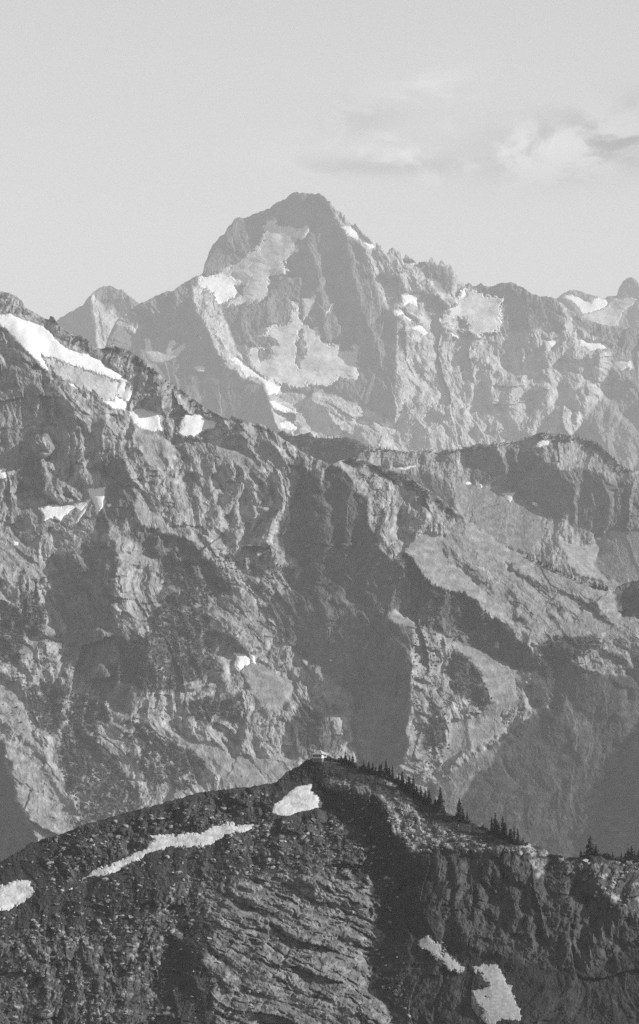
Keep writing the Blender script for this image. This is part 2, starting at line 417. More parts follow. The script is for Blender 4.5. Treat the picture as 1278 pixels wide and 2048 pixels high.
    sn('forked grey snow couloir above the shaded glacier', '601,596 618,596 634,587 626,612 613,632 605,642 606,612', -.42, 1.0, 'farglacier', 1.)
    sn('thin diagonal snow streak beside the forked couloir', '646,636 664,605 670,603 652,630', -.42, 1.0, 'farglacier', 1.)
    sn('thin grey snow ribbon low on the shaded face', '726,812 734,780 748,752 752,750 742,790 736,806', -.42, 1.0, 'farglacier', 1.)
    sn('bright snow tongue spilling off the lit spur', '461,718 474,716 492,732 522,754 546,766 560,774 556,784 534,790 530,770 510,754 497,752 492,757 480,736', .6, 1.3, th=1.8)
    sn('bright narrow snow wedge below the snow tongue', '537,801 556,806 580,818 596,826 566,820 546,814', .6, 1.3)
    sn('grey shaded snow beside the narrow snow wedge', '556,803 576,804 596,816 592,824', -.3, 1.2, 'farglacier', 1.)
    sn('small bright snow bank just above the dark wooded ridge', '560,848 580,846 595,854 592,862 563,856', .6, 1.3)
    sn('small bright oval of snow on the lower slabs', '713,841 724,839 740,844 738,848 722,847', .6, 1.3)
    sn('bright snow fan at the foot of the shaded face', '756,843 772,846 770,830 776,838 788,852 778,854 764,852', .6, 1.3)
    sn('grey curved snow apron in the left shaded cirque', '290,677 301,680 304,700 330,706 339,680 352,682 344,702 370,686 370,696 350,716 318,727 298,721 290,706', -.42, 1.1, 'farglacier', 1.2)
    sn('small grey snow oval on the left shaded wall', '388,735 398,731 411,736 408,742 394,743', -.42, 1.1, 'farglacier', 1.)
    sn('long pale snow gutter below the summit on the right', '680,453 700,452 709,458 722,475 752,494 738,499 716,480 696,473', .2, 1.2, th=1.5)
    sn('small snow strip under the rock towers', '812,524 826,526 840,530 826,531', .5, 1.2)
    sn('large white snow patch on the lit face below the towers', '805,592 820,588 845,590 834,600 835,616 820,606 806,612', .6, 1.2)
    sn('white snow saddle at the edge of the shaded face', '789,622 806,620 812,630 832,641 817,643 806,628 795,632', .6, 1.2)
    sn('white slanting snow patch below the snow saddle', '822,656 838,650 846,654 856,667 846,672 834,662', .6, 1.2)
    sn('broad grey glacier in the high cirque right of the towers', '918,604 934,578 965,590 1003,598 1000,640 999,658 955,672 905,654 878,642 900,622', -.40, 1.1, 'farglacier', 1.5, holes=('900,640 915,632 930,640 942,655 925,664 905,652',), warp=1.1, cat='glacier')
    sn('bright snow chute beside the high cirque glacier', '917,602 922,584 930,578 932,590', .6, 1.)
    sn('small snow crescent along the rib below the cirque', '896,664 906,666 914,674 904,672', .6, 1.2)
    sn('white triangular snow patch under the shaded buttress', '1093,680 1108,680 1122,675 1117,686 1103,698', .6, 1.2)
    sn('white ragged snow band near the right edge', '1157,664 1163,678 1180,686 1196,684 1215,688 1222,695 1202,697 1180,702 1170,694 1157,692', .6, 1.2)
    sn('dim snow patch in shade at the right edge', '1224,726 1240,722 1258,724 1261,735 1242,741', -.45, 1.1, 'farglacier')
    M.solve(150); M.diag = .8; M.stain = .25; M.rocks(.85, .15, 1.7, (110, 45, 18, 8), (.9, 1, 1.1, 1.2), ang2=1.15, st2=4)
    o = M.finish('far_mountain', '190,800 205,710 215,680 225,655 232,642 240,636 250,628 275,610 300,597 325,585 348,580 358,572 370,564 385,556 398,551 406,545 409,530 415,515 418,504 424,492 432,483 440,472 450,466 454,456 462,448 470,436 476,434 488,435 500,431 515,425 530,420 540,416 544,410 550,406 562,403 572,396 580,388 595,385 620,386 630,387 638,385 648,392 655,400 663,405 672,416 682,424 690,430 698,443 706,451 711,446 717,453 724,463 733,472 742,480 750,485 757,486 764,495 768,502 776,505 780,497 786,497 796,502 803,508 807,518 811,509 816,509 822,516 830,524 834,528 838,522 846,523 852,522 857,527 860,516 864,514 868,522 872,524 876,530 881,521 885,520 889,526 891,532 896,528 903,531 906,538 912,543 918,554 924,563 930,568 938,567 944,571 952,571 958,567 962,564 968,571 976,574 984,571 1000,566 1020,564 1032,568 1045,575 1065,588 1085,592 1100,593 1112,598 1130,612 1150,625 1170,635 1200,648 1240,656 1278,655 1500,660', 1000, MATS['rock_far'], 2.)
    return M

# ================================================================== RIGHT MIDDLE RIDGE
def build_ridge():
    R = Layer(DR, 440, 1278+MARG, 840, 1300, .8, 31, 3.5)
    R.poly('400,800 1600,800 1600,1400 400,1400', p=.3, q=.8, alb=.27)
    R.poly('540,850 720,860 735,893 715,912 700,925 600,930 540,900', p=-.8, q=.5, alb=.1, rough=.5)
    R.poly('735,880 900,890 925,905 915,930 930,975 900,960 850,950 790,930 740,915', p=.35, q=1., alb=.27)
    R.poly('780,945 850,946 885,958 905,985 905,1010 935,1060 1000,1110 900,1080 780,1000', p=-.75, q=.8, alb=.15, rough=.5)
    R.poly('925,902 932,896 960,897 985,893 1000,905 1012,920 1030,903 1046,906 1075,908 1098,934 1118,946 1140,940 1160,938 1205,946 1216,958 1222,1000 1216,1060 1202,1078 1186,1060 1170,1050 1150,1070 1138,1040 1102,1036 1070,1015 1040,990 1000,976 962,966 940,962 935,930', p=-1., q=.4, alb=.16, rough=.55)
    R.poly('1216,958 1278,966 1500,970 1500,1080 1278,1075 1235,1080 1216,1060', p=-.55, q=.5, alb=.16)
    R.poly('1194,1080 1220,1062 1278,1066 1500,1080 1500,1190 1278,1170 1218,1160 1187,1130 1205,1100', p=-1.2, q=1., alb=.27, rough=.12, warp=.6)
    R.poly('905,985 935,964 1000,980 1040,994 1085,1035 1090,1070 1060,1110 1010,1095 950,1055 920,1020', p=-.05, q=1.3, alb=.23, rough=.35)
    R.poly('1075,1030 1130,1045 1160,1085 1180,1090 1150,1110 1120,1130 1080,1110', p=.3, q=.9)
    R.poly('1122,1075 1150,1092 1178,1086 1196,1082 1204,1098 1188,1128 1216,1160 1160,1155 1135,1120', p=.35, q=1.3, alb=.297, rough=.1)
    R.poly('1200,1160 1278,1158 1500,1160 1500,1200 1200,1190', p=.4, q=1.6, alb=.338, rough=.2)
    R.poly('1060,862 1200,880 1240,930 1260,945 1230,942 1212,930 1190,900 1170,890', alb=.07, patch=-.25, p=-.1)
    R.poly('1100,900 1180,905 1210,935 1180,935 1130,938', alb=.324, q=1.2, rough=.6)
    R.poly('920,1090 1100,1120 1190,1170 1190,1200 920,1150', alb=.08, patch=-.1)
    R.ridge('1005,912 1010,950|1030,910 1033,945|1060,905 1050,940', .9, 6)
    R.ridge('1148,970 1150,1010 1146,1050|1180,970 1188,1010 1186,1050|1210,960 1218,1010 1212,1070', .95, 8)
    R.ridge('1262,980 1258,1010|1240,990 1236,1040', .8, 8)
    R.ridge('1130,1040 1125,1090 1140,1130|1095,1060 1110,1110', .7, 10)
    sn = R.snowpatch
    sn('bright snow patch on the rounded top of the middle ridge', '1070,893 1074,885 1086,880 1098,882 1095,890 1082,894', .6, 1.3)
    sn('inverted triangle of grey snow below the ridge cliffs', '1002,985 1016,986 1032,985 1025,996 1019,1006 1013,999', -.35, 1.2, 'dullsnow')
    sn('small grey snow streak at the foot of the ridge cliffs', '1063,1003 1069,1003 1076,1010 1073,1014 1066,1010', -.3, 1.2, 'dullsnow')
    sn('thin crooked snow line on the bench of the middle ridge', '788,935 808,935 828,930 834,931 820,937 800,940', .6, 1.4, th=1.)
    sn('tiny snow spot on the scree, left of the triangle', '959,968 964,967 966,973 962,978', .4, 1.3)
    sn('row of tiny snow spots at the top of the scree', '929,967 934,965 938,964 944,966 936,969 932,970', .5, 1.3)
    sn('tiny snow sliver at the foot of the right cliffs', '1192,1075 1200,1074 1206,1077 1198,1079', .5, 1.3)
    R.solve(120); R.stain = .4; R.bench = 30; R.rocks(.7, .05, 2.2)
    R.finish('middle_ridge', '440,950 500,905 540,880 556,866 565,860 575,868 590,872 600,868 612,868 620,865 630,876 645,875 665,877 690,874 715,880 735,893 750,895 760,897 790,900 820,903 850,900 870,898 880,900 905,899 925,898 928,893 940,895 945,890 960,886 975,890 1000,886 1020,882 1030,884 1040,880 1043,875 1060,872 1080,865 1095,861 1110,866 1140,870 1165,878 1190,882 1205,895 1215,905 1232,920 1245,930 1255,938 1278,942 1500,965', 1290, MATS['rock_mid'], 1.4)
    return R

# ================================================================== MIDDLE MOUNTAIN
VEG_C = []
def build_middle():
    C = Layer(DC, -MARG, 1278+MARG, 540, 1860, .85, 41, 4.)
    C.poly('-300,500 1600,500 1600,1900 -300,1900', p=.34, q=.85, alb=.3)
    po = C.poly
    # --- shaded faces
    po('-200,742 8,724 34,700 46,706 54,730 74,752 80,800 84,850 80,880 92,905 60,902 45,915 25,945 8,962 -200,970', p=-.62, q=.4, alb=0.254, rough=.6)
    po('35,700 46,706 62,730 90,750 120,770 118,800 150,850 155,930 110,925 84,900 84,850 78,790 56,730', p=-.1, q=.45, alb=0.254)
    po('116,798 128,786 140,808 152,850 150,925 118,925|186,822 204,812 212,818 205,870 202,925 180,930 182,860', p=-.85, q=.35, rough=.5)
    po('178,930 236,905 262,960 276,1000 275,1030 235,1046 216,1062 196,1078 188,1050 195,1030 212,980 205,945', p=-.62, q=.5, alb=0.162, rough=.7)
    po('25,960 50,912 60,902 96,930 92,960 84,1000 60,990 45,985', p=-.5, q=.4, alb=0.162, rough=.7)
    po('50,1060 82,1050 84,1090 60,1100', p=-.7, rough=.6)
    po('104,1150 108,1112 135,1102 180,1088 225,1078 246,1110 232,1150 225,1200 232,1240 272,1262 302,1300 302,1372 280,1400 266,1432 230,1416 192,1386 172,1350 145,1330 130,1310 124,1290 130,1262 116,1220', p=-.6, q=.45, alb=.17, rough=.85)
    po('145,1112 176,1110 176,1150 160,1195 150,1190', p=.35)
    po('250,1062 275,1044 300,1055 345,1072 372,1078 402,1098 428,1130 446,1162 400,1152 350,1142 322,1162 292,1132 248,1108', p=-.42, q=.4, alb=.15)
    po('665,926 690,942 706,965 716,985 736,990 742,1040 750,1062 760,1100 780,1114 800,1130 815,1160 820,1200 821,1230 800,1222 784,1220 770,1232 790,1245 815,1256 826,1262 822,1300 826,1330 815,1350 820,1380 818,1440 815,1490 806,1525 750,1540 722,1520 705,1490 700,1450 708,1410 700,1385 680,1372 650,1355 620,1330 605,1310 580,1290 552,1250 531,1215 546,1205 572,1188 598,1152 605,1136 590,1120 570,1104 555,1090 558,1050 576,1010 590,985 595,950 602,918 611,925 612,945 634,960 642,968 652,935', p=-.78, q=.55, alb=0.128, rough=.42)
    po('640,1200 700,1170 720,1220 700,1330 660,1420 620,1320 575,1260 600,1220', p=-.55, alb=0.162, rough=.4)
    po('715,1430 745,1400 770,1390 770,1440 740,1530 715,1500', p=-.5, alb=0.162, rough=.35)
    po('860,1575 900,1545 950,1512 990,1490 1010,1470 1055,1436 1096,1415 1106,1380 1112,1340 1092,1310 1070,1292 1100,1295 1150,1330 1190,1342 1215,1352 1258,1346 1278,1320 1500,1300 1500,1900 820,1900 840,1650', p=-1.15, q=.8, alb=0.111, rough=.22, warp=.6)  # valley's cast shadow, put into a turned-away slope and dark alb
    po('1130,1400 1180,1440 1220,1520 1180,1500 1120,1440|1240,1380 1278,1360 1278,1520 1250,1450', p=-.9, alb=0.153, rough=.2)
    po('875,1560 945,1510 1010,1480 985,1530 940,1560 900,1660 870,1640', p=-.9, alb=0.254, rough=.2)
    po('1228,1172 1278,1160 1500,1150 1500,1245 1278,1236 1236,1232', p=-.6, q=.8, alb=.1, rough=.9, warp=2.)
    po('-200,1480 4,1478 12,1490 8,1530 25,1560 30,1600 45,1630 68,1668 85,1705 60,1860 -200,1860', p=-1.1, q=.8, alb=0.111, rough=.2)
    po('378,905 396,890 402,905 431,905 428,930 416,970 396,972 384,940', p=-.8, rough=.6)
    po('404,872 415,860 440,848 475,850 487,878 491,905 474,900 458,885 440,886 410,880', p=-.75, q=.45, rough=.7)
    po('508,880 545,884 556,905 580,938 584,965 560,942 545,920 520,920 509,902', p=-.7, rough=.6)
    po('438,990 446,985 458,990 462,1032 448,1032|490,960 504,955 508,985 506,1012 514,1052 502,1062 482,1040 488,1000|450,1062 470,1060 472,1100 456,1102', p=-.9, q=.4, rough=.5)
    po('264,772 270,748 300,762 316,766 320,800 326,832 300,822 264,816', p=-.55, q=.4, rough=.8)
    po('640,930 665,928 640,968 634,960', p=-.6)
    # --- cliffs below the talus crest, ribs lit from the right
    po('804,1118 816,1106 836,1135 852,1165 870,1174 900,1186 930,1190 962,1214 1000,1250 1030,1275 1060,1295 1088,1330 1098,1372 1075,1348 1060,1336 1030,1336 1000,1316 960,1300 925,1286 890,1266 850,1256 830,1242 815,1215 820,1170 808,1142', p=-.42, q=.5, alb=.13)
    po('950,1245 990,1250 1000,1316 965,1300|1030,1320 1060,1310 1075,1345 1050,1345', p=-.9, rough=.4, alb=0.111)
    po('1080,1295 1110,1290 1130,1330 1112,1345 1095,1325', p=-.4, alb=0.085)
    C.ridge('822,1145 833,1175 822,1226|862,1190 855,1222 858,1258|890,1200 890,1232 880,1266|962,1235 968,1270|1012,1280 1016,1320|915,1220 925,1270|985,1265 990,1300', .95, 9)
    # --- lit ground
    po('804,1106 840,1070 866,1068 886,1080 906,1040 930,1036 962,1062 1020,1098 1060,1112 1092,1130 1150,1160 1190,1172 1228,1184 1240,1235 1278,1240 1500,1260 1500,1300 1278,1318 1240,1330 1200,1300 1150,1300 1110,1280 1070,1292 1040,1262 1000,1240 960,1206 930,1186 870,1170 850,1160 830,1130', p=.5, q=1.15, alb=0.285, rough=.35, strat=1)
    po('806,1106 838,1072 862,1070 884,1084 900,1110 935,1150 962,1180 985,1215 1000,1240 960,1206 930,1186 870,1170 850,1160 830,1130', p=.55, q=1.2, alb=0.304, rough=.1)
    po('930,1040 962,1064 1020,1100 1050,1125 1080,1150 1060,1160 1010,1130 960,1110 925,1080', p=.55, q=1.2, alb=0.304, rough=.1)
    po('885,1092 905,1095 935,1122 962,1150 985,1170 990,1190 962,1170 930,1146 900,1120|1005,1125 1040,1140 1090,1160 1110,1190 1085,1190 1045,1165|1008,1186 1022,1176 1046,1190 1062,1222 1052,1250 1030,1232 1012,1212|1085,1210 1120,1205 1130,1225 1100,1240|1140,1185 1180,1200 1220,1240 1180,1230', p=.1, q=.6, alb=.2, rough=.9, warp=2., patch=-.2)
    po('1090,1270 1130,1272 1200,1278 1215,1300 1150,1312 1100,1300', p=.1, alb=0.102, rough=1, q=.7)
    po('1150,1290 1278,1270 1278,1320 1255,1345 1215,1350 1190,1340', p=.35, alb=0.258, rough=1, q=.7)
    po('905,1278 950,1294 1010,1328 1046,1350 1095,1395 1060,1400 1040,1410 1000,1420 1008,1462 960,1492 920,1508 902,1520 890,1540 880,1520 895,1470 900,1440 960,1432 955,1380 930,1320', p=.42, q=1.15, alb=0.276, rough=.15)
    po('820,1300 826,1262 850,1258 900,1276 930,1320 955,1380 905,1400 880,1350 850,1350', p=.45, q=.7, alb=0.267)
    po('905,1300 930,1310 960,1350 985,1400 960,1420 925,1395 900,1380 905,1330', p=-.25, alb=0.0935, rough=.9, q=.6)
    po('1030,1360 1060,1372 1106,1385 1096,1412 1055,1434 1030,1400', p=.2, alb=0.254, rough=1.1)
    po('770,1230 785,1219 800,1226 820,1239 842,1258 815,1254 785,1242', p=.75, q=1.3, alb=0.299, rough=.05)
    po('842,1257 870,1268 920,1283 960,1300 1000,1322 960,1305 900,1287', p=.6, q=1.5, alb=0.299, rough=.1)
    po('820,1356 850,1358 862,1372 845,1375', p=.7, q=1.4, alb=0.299, rough=.1)
    po('708,1335 722,1340 724,1354 714,1372 704,1388 710,1360', p=.9, rough=.3)
    po('820,1390 862,1380 880,1430 900,1470 890,1520 860,1560 815,1560 815,1480', p=.4, q=.6, alb=0.263)
    po('530,1095 545,1098 570,1108 592,1120 606,1138 590,1132 560,1115', p=.8, q=1.4, alb=0.299, rough=.1)
    po('455,1105 530,1095 560,1112 600,1140 572,1186 540,1205 500,1170 470,1140', p=.25, q=.6, alb=0.258, rough=1.15)
    po('282,848 312,862 345,895 336,936 305,930 284,900 268,880', p=.45, q=1.2, alb=0.276, rough=.2)
    po('272,985 285,1010 310,1030 345,1062 362,1072 330,1068 300,1056 278,1040', p=.75, q=1.3, alb=0.299, rough=.3)
    po('425,885 455,890 500,905 518,928 505,938 470,930 440,912', p=.65, q=1.3, alb=0.29, rough=.3)
    po('482,1335 520,1320 548,1345 575,1370 570,1425 525,1412 492,1372', p=.4, q=1.2, alb=0.272, rough=.15)
    po('298,1440 345,1478 420,1480 470,1512 520,1512 570,1500 586,1530 565,1568 450,1570 425,1535 380,1512 330,1482', p=.42, q=1.1, alb=0.276, rough=.25)
    po('-200,1330 0,1350 40,1372 60,1440 82,1500 40,1470 0,1432 -200,1400', p=.6, q=1.1, alb=0.285, rough=.35, strat=1)
    po('-200,1060 0,1062 50,1090 78,1130 90,1160 40,1150 0,1130 -200,1130', p=.45, q=1., alb=0.276, rough=.5, strat=1)
    po('235,1055 300,1108 320,1140 322,1180 300,1230 265,1238 250,1200 250,1150 236,1120', p=.45, q=.6, alb=0.276)
    po('240,1110 300,1108 318,1130 250,1128', p=.8, q=1.5, alb=0.299, rough=.6)
    po('280,1230 340,1230 335,1255 250,1260 230,1240', p=.5, q=1., alb=0.276)
    po('308,1236 330,1222 365,1230 378,1270 340,1275|305,1278 350,1275 368,1312 340,1318 310,1300', p=.55, q=.4, alb=0.272)
    po('415,1175 470,1165 510,1200 550,1250 560,1290 520,1310 470,1300 425,1310 415,1240', p=.1, q=.6, alb=0.254)
    po('540,1255 580,1292 620,1330 680,1372 705,1390 706,1412 700,1450 706,1490 690,1500 650,1440 600,1400 560,1350 530,1310', p=.6, q=.7, alb=0.285)
    po('605,1395 640,1420 690,1490 620,1520 585,1500 580,1440', p=.0, alb=0.128)
    po('10,1480 60,1500 100,1540 140,1600 160,1640 130,1680 85,1700 60,1650 30,1600', p=.4, alb=0.267, strat=1, rough=.7)
    po('85,1180 110,1200 130,1250 132,1300 112,1310 100,1300 92,1240', p=.6, alb=0.276)
    po('120,1300 150,1330 180,1380 150,1382 128,1375 118,1340', p=.5, alb=0.272)
    po('70,900 110,905 130,925 140,930 170,940 172,990 140,1010 110,1008 95,960', p=.3, q=.6, alb=0.272)
    po('0,965 40,980 90,1000 85,1040 60,1060 40,1080 0,1060', p=.3, alb=0.272)
    po('268,815 300,822 330,830 355,860 350,885 320,870 290,850', p=.4, alb=0.276)
    po('300,735 330,755 350,790 360,830 345,855 330,840 322,800 315,765', p=.45, q=.5, alb=0.276)
    # --- ribs and gullies
    C.ridge('112,870 118,895|150,860 160,900 152,930|190,890 198,915|210,830 225,870 212,925|245,815 252,850 232,900', .95, 8)
    C.ridge('395,980 400,1040 410,1060|420,960 432,1010 440,1045|465,940 475,980 470,1030 480,1050|520,935 535,980 545,1020 540,1080|565,950 572,1000 560,1040|605,930 604,955|640,955 638,970|330,900 350,950 365,1000', .95, 12)
    C.ridge('735,990 745,1040 752,1060|760,1010 775,1050 790,1090|735,990 775,1000 830,1020 880,1040|800,970 830,1000 860,1040', .7, 13)
    C.ridge('690,938 730,950 790,960', .5, 10)
    C.ridge('650,1000 660,1080 640,1160|700,1020 690,1120|560,1240 600,1310', .4, 18)
    C.ridge('260,1380 262,1420|290,1370 300,1420|320,1375 330,1430|345,1380 352,1430|375,1420 385,1470|430,1430 435,1470|470,1435 480,1480', .9, 8)
    C.ridge('110,1200 60,1190 |125,1360 125,1430 118,1480|140,1375 230,1420 260,1440 330,1480', .9, 9)
    C.ridge('210,1430 240,1470 235,1520 300,1610|70,1500 110,1560 150,1640', .6, 12)
    C.ridge('230,1500 260,1560 300,1605|100,1540 80,1580|15,1390 30,1440 45,1475', -.8, 6)
    C.ridge('610,1320 640,1380 700,1440|560,1340 600,1390 640,1440|590,1460 620,1430', .6, 12)
    C.ridge('905,1310 925,1370 935,1430 940,1500|1000,1240 1040,1300', .5, 12)
    C.ridge('0,1150 45,1200 50,1260', .8, 10)
    C.ridge('360,1072 430,1125 480,1180 545,1255 600,1320 680,1385|250,1430 330,1478 420,1520 500,1562|100,1350 160,1384 240,1432|20,1440 80,1500 130,1580 170,1650|440,905 500,925 540,960|330,860 380,900 400,960|150,930 200,1010 230,1080', .85, 11)
    C.ridge('455,1150 500,1190 530,1222|300,1050 345,1085 390,1130|180,1440 210,1500 260,1590|60,1130 100,1190 120,1260|520,1420 560,1470 580,1520', -.9, 8)
    # --- plant cover (dark)
    veg = ['-200,1190 0,1198 22,1212 48,1255 46,1290 36,1330 10,1322 -200,1310', '38,1190 60,1178 85,1200 93,1232 90,1262 75,1272 55,1272 48,1245',
           '55,1378 90,1364 115,1376 131,1388 125,1412 120,1450 100,1470 80,1440 60,1420', '138,1388 160,1384 200,1405 224,1432 202,1450 184,1442 202,1500 242,1542 272,1580 284,1612 230,1645 160,1655 150,1600 130,1560 118,1520 125,1470',
           '248,1442 270,1434 322,1470 362,1500 412,1522 402,1562 370,1582 330,1572 290,1562 268,1520 286,1495 250,1480',
           '322,1202 350,1180 400,1160 440,1148 466,1165 452,1180 412,1195 416,1230 422,1300 426,1330 406,1352 370,1372 300,1382 240,1362 240,1300 300,1262 306,1236',
           '378,1402 420,1394 440,1405 470,1394 486,1420 486,1442 430,1430 400,1442 374,1422', '330,1130 380,1120 400,1160 350,1180', '804,1120 818,1108 836,1136 852,1166 900,1187 932,1192 962,1216 1000,1252 1030,1277 1060,1300 1050,1320 1000,1285 950,1260 900,1230 850,1200 820,1160',
           '905,1300 930,1310 960,1350 985,1400 960,1420 925,1395 905,1370', '1090,1275 1200,1282 1205,1300 1150,1320 1100,1320', '600,1400 650,1440 640,1500 600,1490', '860,1400 880,1430 885,1500 850,1500', '720,915 780,934 830,960 870,985 930,1030 920,1040 860,1000 800,965 740,940 690,925']
    for i, s_ in enumerate(veg):
        VEG_C.append(P(s_))
        po(s_, alb=.07, rough=.6, warp=2.2, patch=-.5 if i not in (3, 4) else -.3)
    sk = '0,583 45,603 60,620 100,640 118,652 150,672 200,698 250,698 300,728 345,766 400,808 445,833 490,840 545,860 600,902 640,920'
    for a in (3, 9): pass
    po('40,596 62,622 118,654 150,674 210,702 260,725 300,740 345,772 400,812 445,838 500,850 545,866 545,856 500,842 445,826 400,800 345,760 300,722 250,690 200,690 150,664 100,634 60,612', alb=0.085, patch=-.3, p=.1)
    # --- snow
    sn = C.snowpatch
    sn('long brilliant snowfield slanting down the upper left slope', '-40,612 0,629 20,627 50,641 85,652 97,660 112,680 130,695 155,706 175,708 200,722 225,740 244,753 236,760 205,750 170,738 140,729 120,721 105,716 92,712 80,708 98,742 88,736 60,708 40,690 15,662 0,650 -40,640', .62, 1.35, th=3.)
    sn('smooth grey glacier ice below the long snowfield', '84,712 106,718 140,731 170,740 205,752 232,762 236,772 233,788 226,801 214,803 200,795 188,785 165,779 140,765 112,749 96,735', .1, 1.2, 'ice', 2., warp=1., cat='glacier')
    sn('rounded shaded snow bowl with dark holes at the end of the ice', '240,757 250,757 262,763 267,775 265,786 256,802 251,803 236,792 235,778', -.45, 1.2, 'snow', 2., holes=('252,768 258,766 258,772 250,780 248,776',))
    sn('white snow strip along the lower edge of the ice', '196,795 206,800 228,803 232,793 245,798 253,806 250,820 230,818 212,808', .62, 1.3, th=2.)
    sn('small white snow bank left of the lower ice edge', '134,765 146,768 156,778 148,778', .6, 1.3)
    sn('blocky white snow patch below the small rock tower', '258,824 275,818 300,820 316,825 320,845 325,863 305,863 282,856 265,846', .62, 1.3, th=2.2)
    sn('white snow patch with concave top right of the rock tower', '355,867 363,848 370,828 386,831 400,827 412,838 436,845 430,855 414,858 400,866 385,873 366,872', .62, 1.3, th=2.2)
    sn('white snow band above the jagged rocks on the left wall', '78,1018 92,1013 125,1012 150,1010 182,997 178,1008 160,1022 150,1015 136,1025 121,1041 108,1033 86,1042 88,1028', .62, 1.3, th=2.)
    sn('grey snow block in the shaded gully of the left wall', '176,977 195,976 211,976 207,1000 206,1014 192,1031 190,1010 182,995 178,990', -.35, 1.1, 'snow', 2.)
    sn('slim grey snow tongue between two rock teeth', '160,1024 179,1004 172,1022 156,1045 147,1048 154,1036', -.35, 1.1, 'snow')
    sn('tiny grey snow spot right of the gully snow', '214,1009 220,1006 225,1010 220,1017', -.35, 1.1, 'snow')
    sn('small grey snow patch touching the left edge', '-12,932 2,936 12,937 11,956 0,958 -12,955', -.35, 1.1, 'snow')
    sn('tiny white snow spot on the left slope', '27,1083 36,1084 37,1092 28,1090', .6, 1.2)
    sn('bright white snow patch alone in the middle of the mountainside', '470,1307 492,1307 500,1318 500,1328 490,1332 480,1340 471,1333 476,1320', .62, 1.2, th=1.8)
    sn('narrow white snow sliver right of the lone snow patch', '502,1309 508,1309 511,1328 504,1326', .62, 1.2)
    sn('faint tiny snow dot on the large shaded cliff', '658,1320 663,1319 665,1322 660,1323', -.3, 1.2)
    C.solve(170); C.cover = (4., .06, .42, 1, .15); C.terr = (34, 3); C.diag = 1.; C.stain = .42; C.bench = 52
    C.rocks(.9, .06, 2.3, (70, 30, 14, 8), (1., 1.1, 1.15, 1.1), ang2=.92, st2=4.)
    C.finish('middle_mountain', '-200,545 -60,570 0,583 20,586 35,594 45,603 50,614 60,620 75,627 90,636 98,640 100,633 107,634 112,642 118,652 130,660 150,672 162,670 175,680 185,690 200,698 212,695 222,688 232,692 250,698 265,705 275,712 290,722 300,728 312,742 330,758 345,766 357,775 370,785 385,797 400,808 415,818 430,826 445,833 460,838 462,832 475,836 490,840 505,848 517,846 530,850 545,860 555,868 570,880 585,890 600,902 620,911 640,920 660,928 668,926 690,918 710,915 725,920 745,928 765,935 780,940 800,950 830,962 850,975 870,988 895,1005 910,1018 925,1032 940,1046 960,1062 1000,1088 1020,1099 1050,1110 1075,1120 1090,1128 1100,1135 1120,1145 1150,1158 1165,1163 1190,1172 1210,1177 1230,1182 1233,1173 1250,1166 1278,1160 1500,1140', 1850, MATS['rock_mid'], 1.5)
    return C

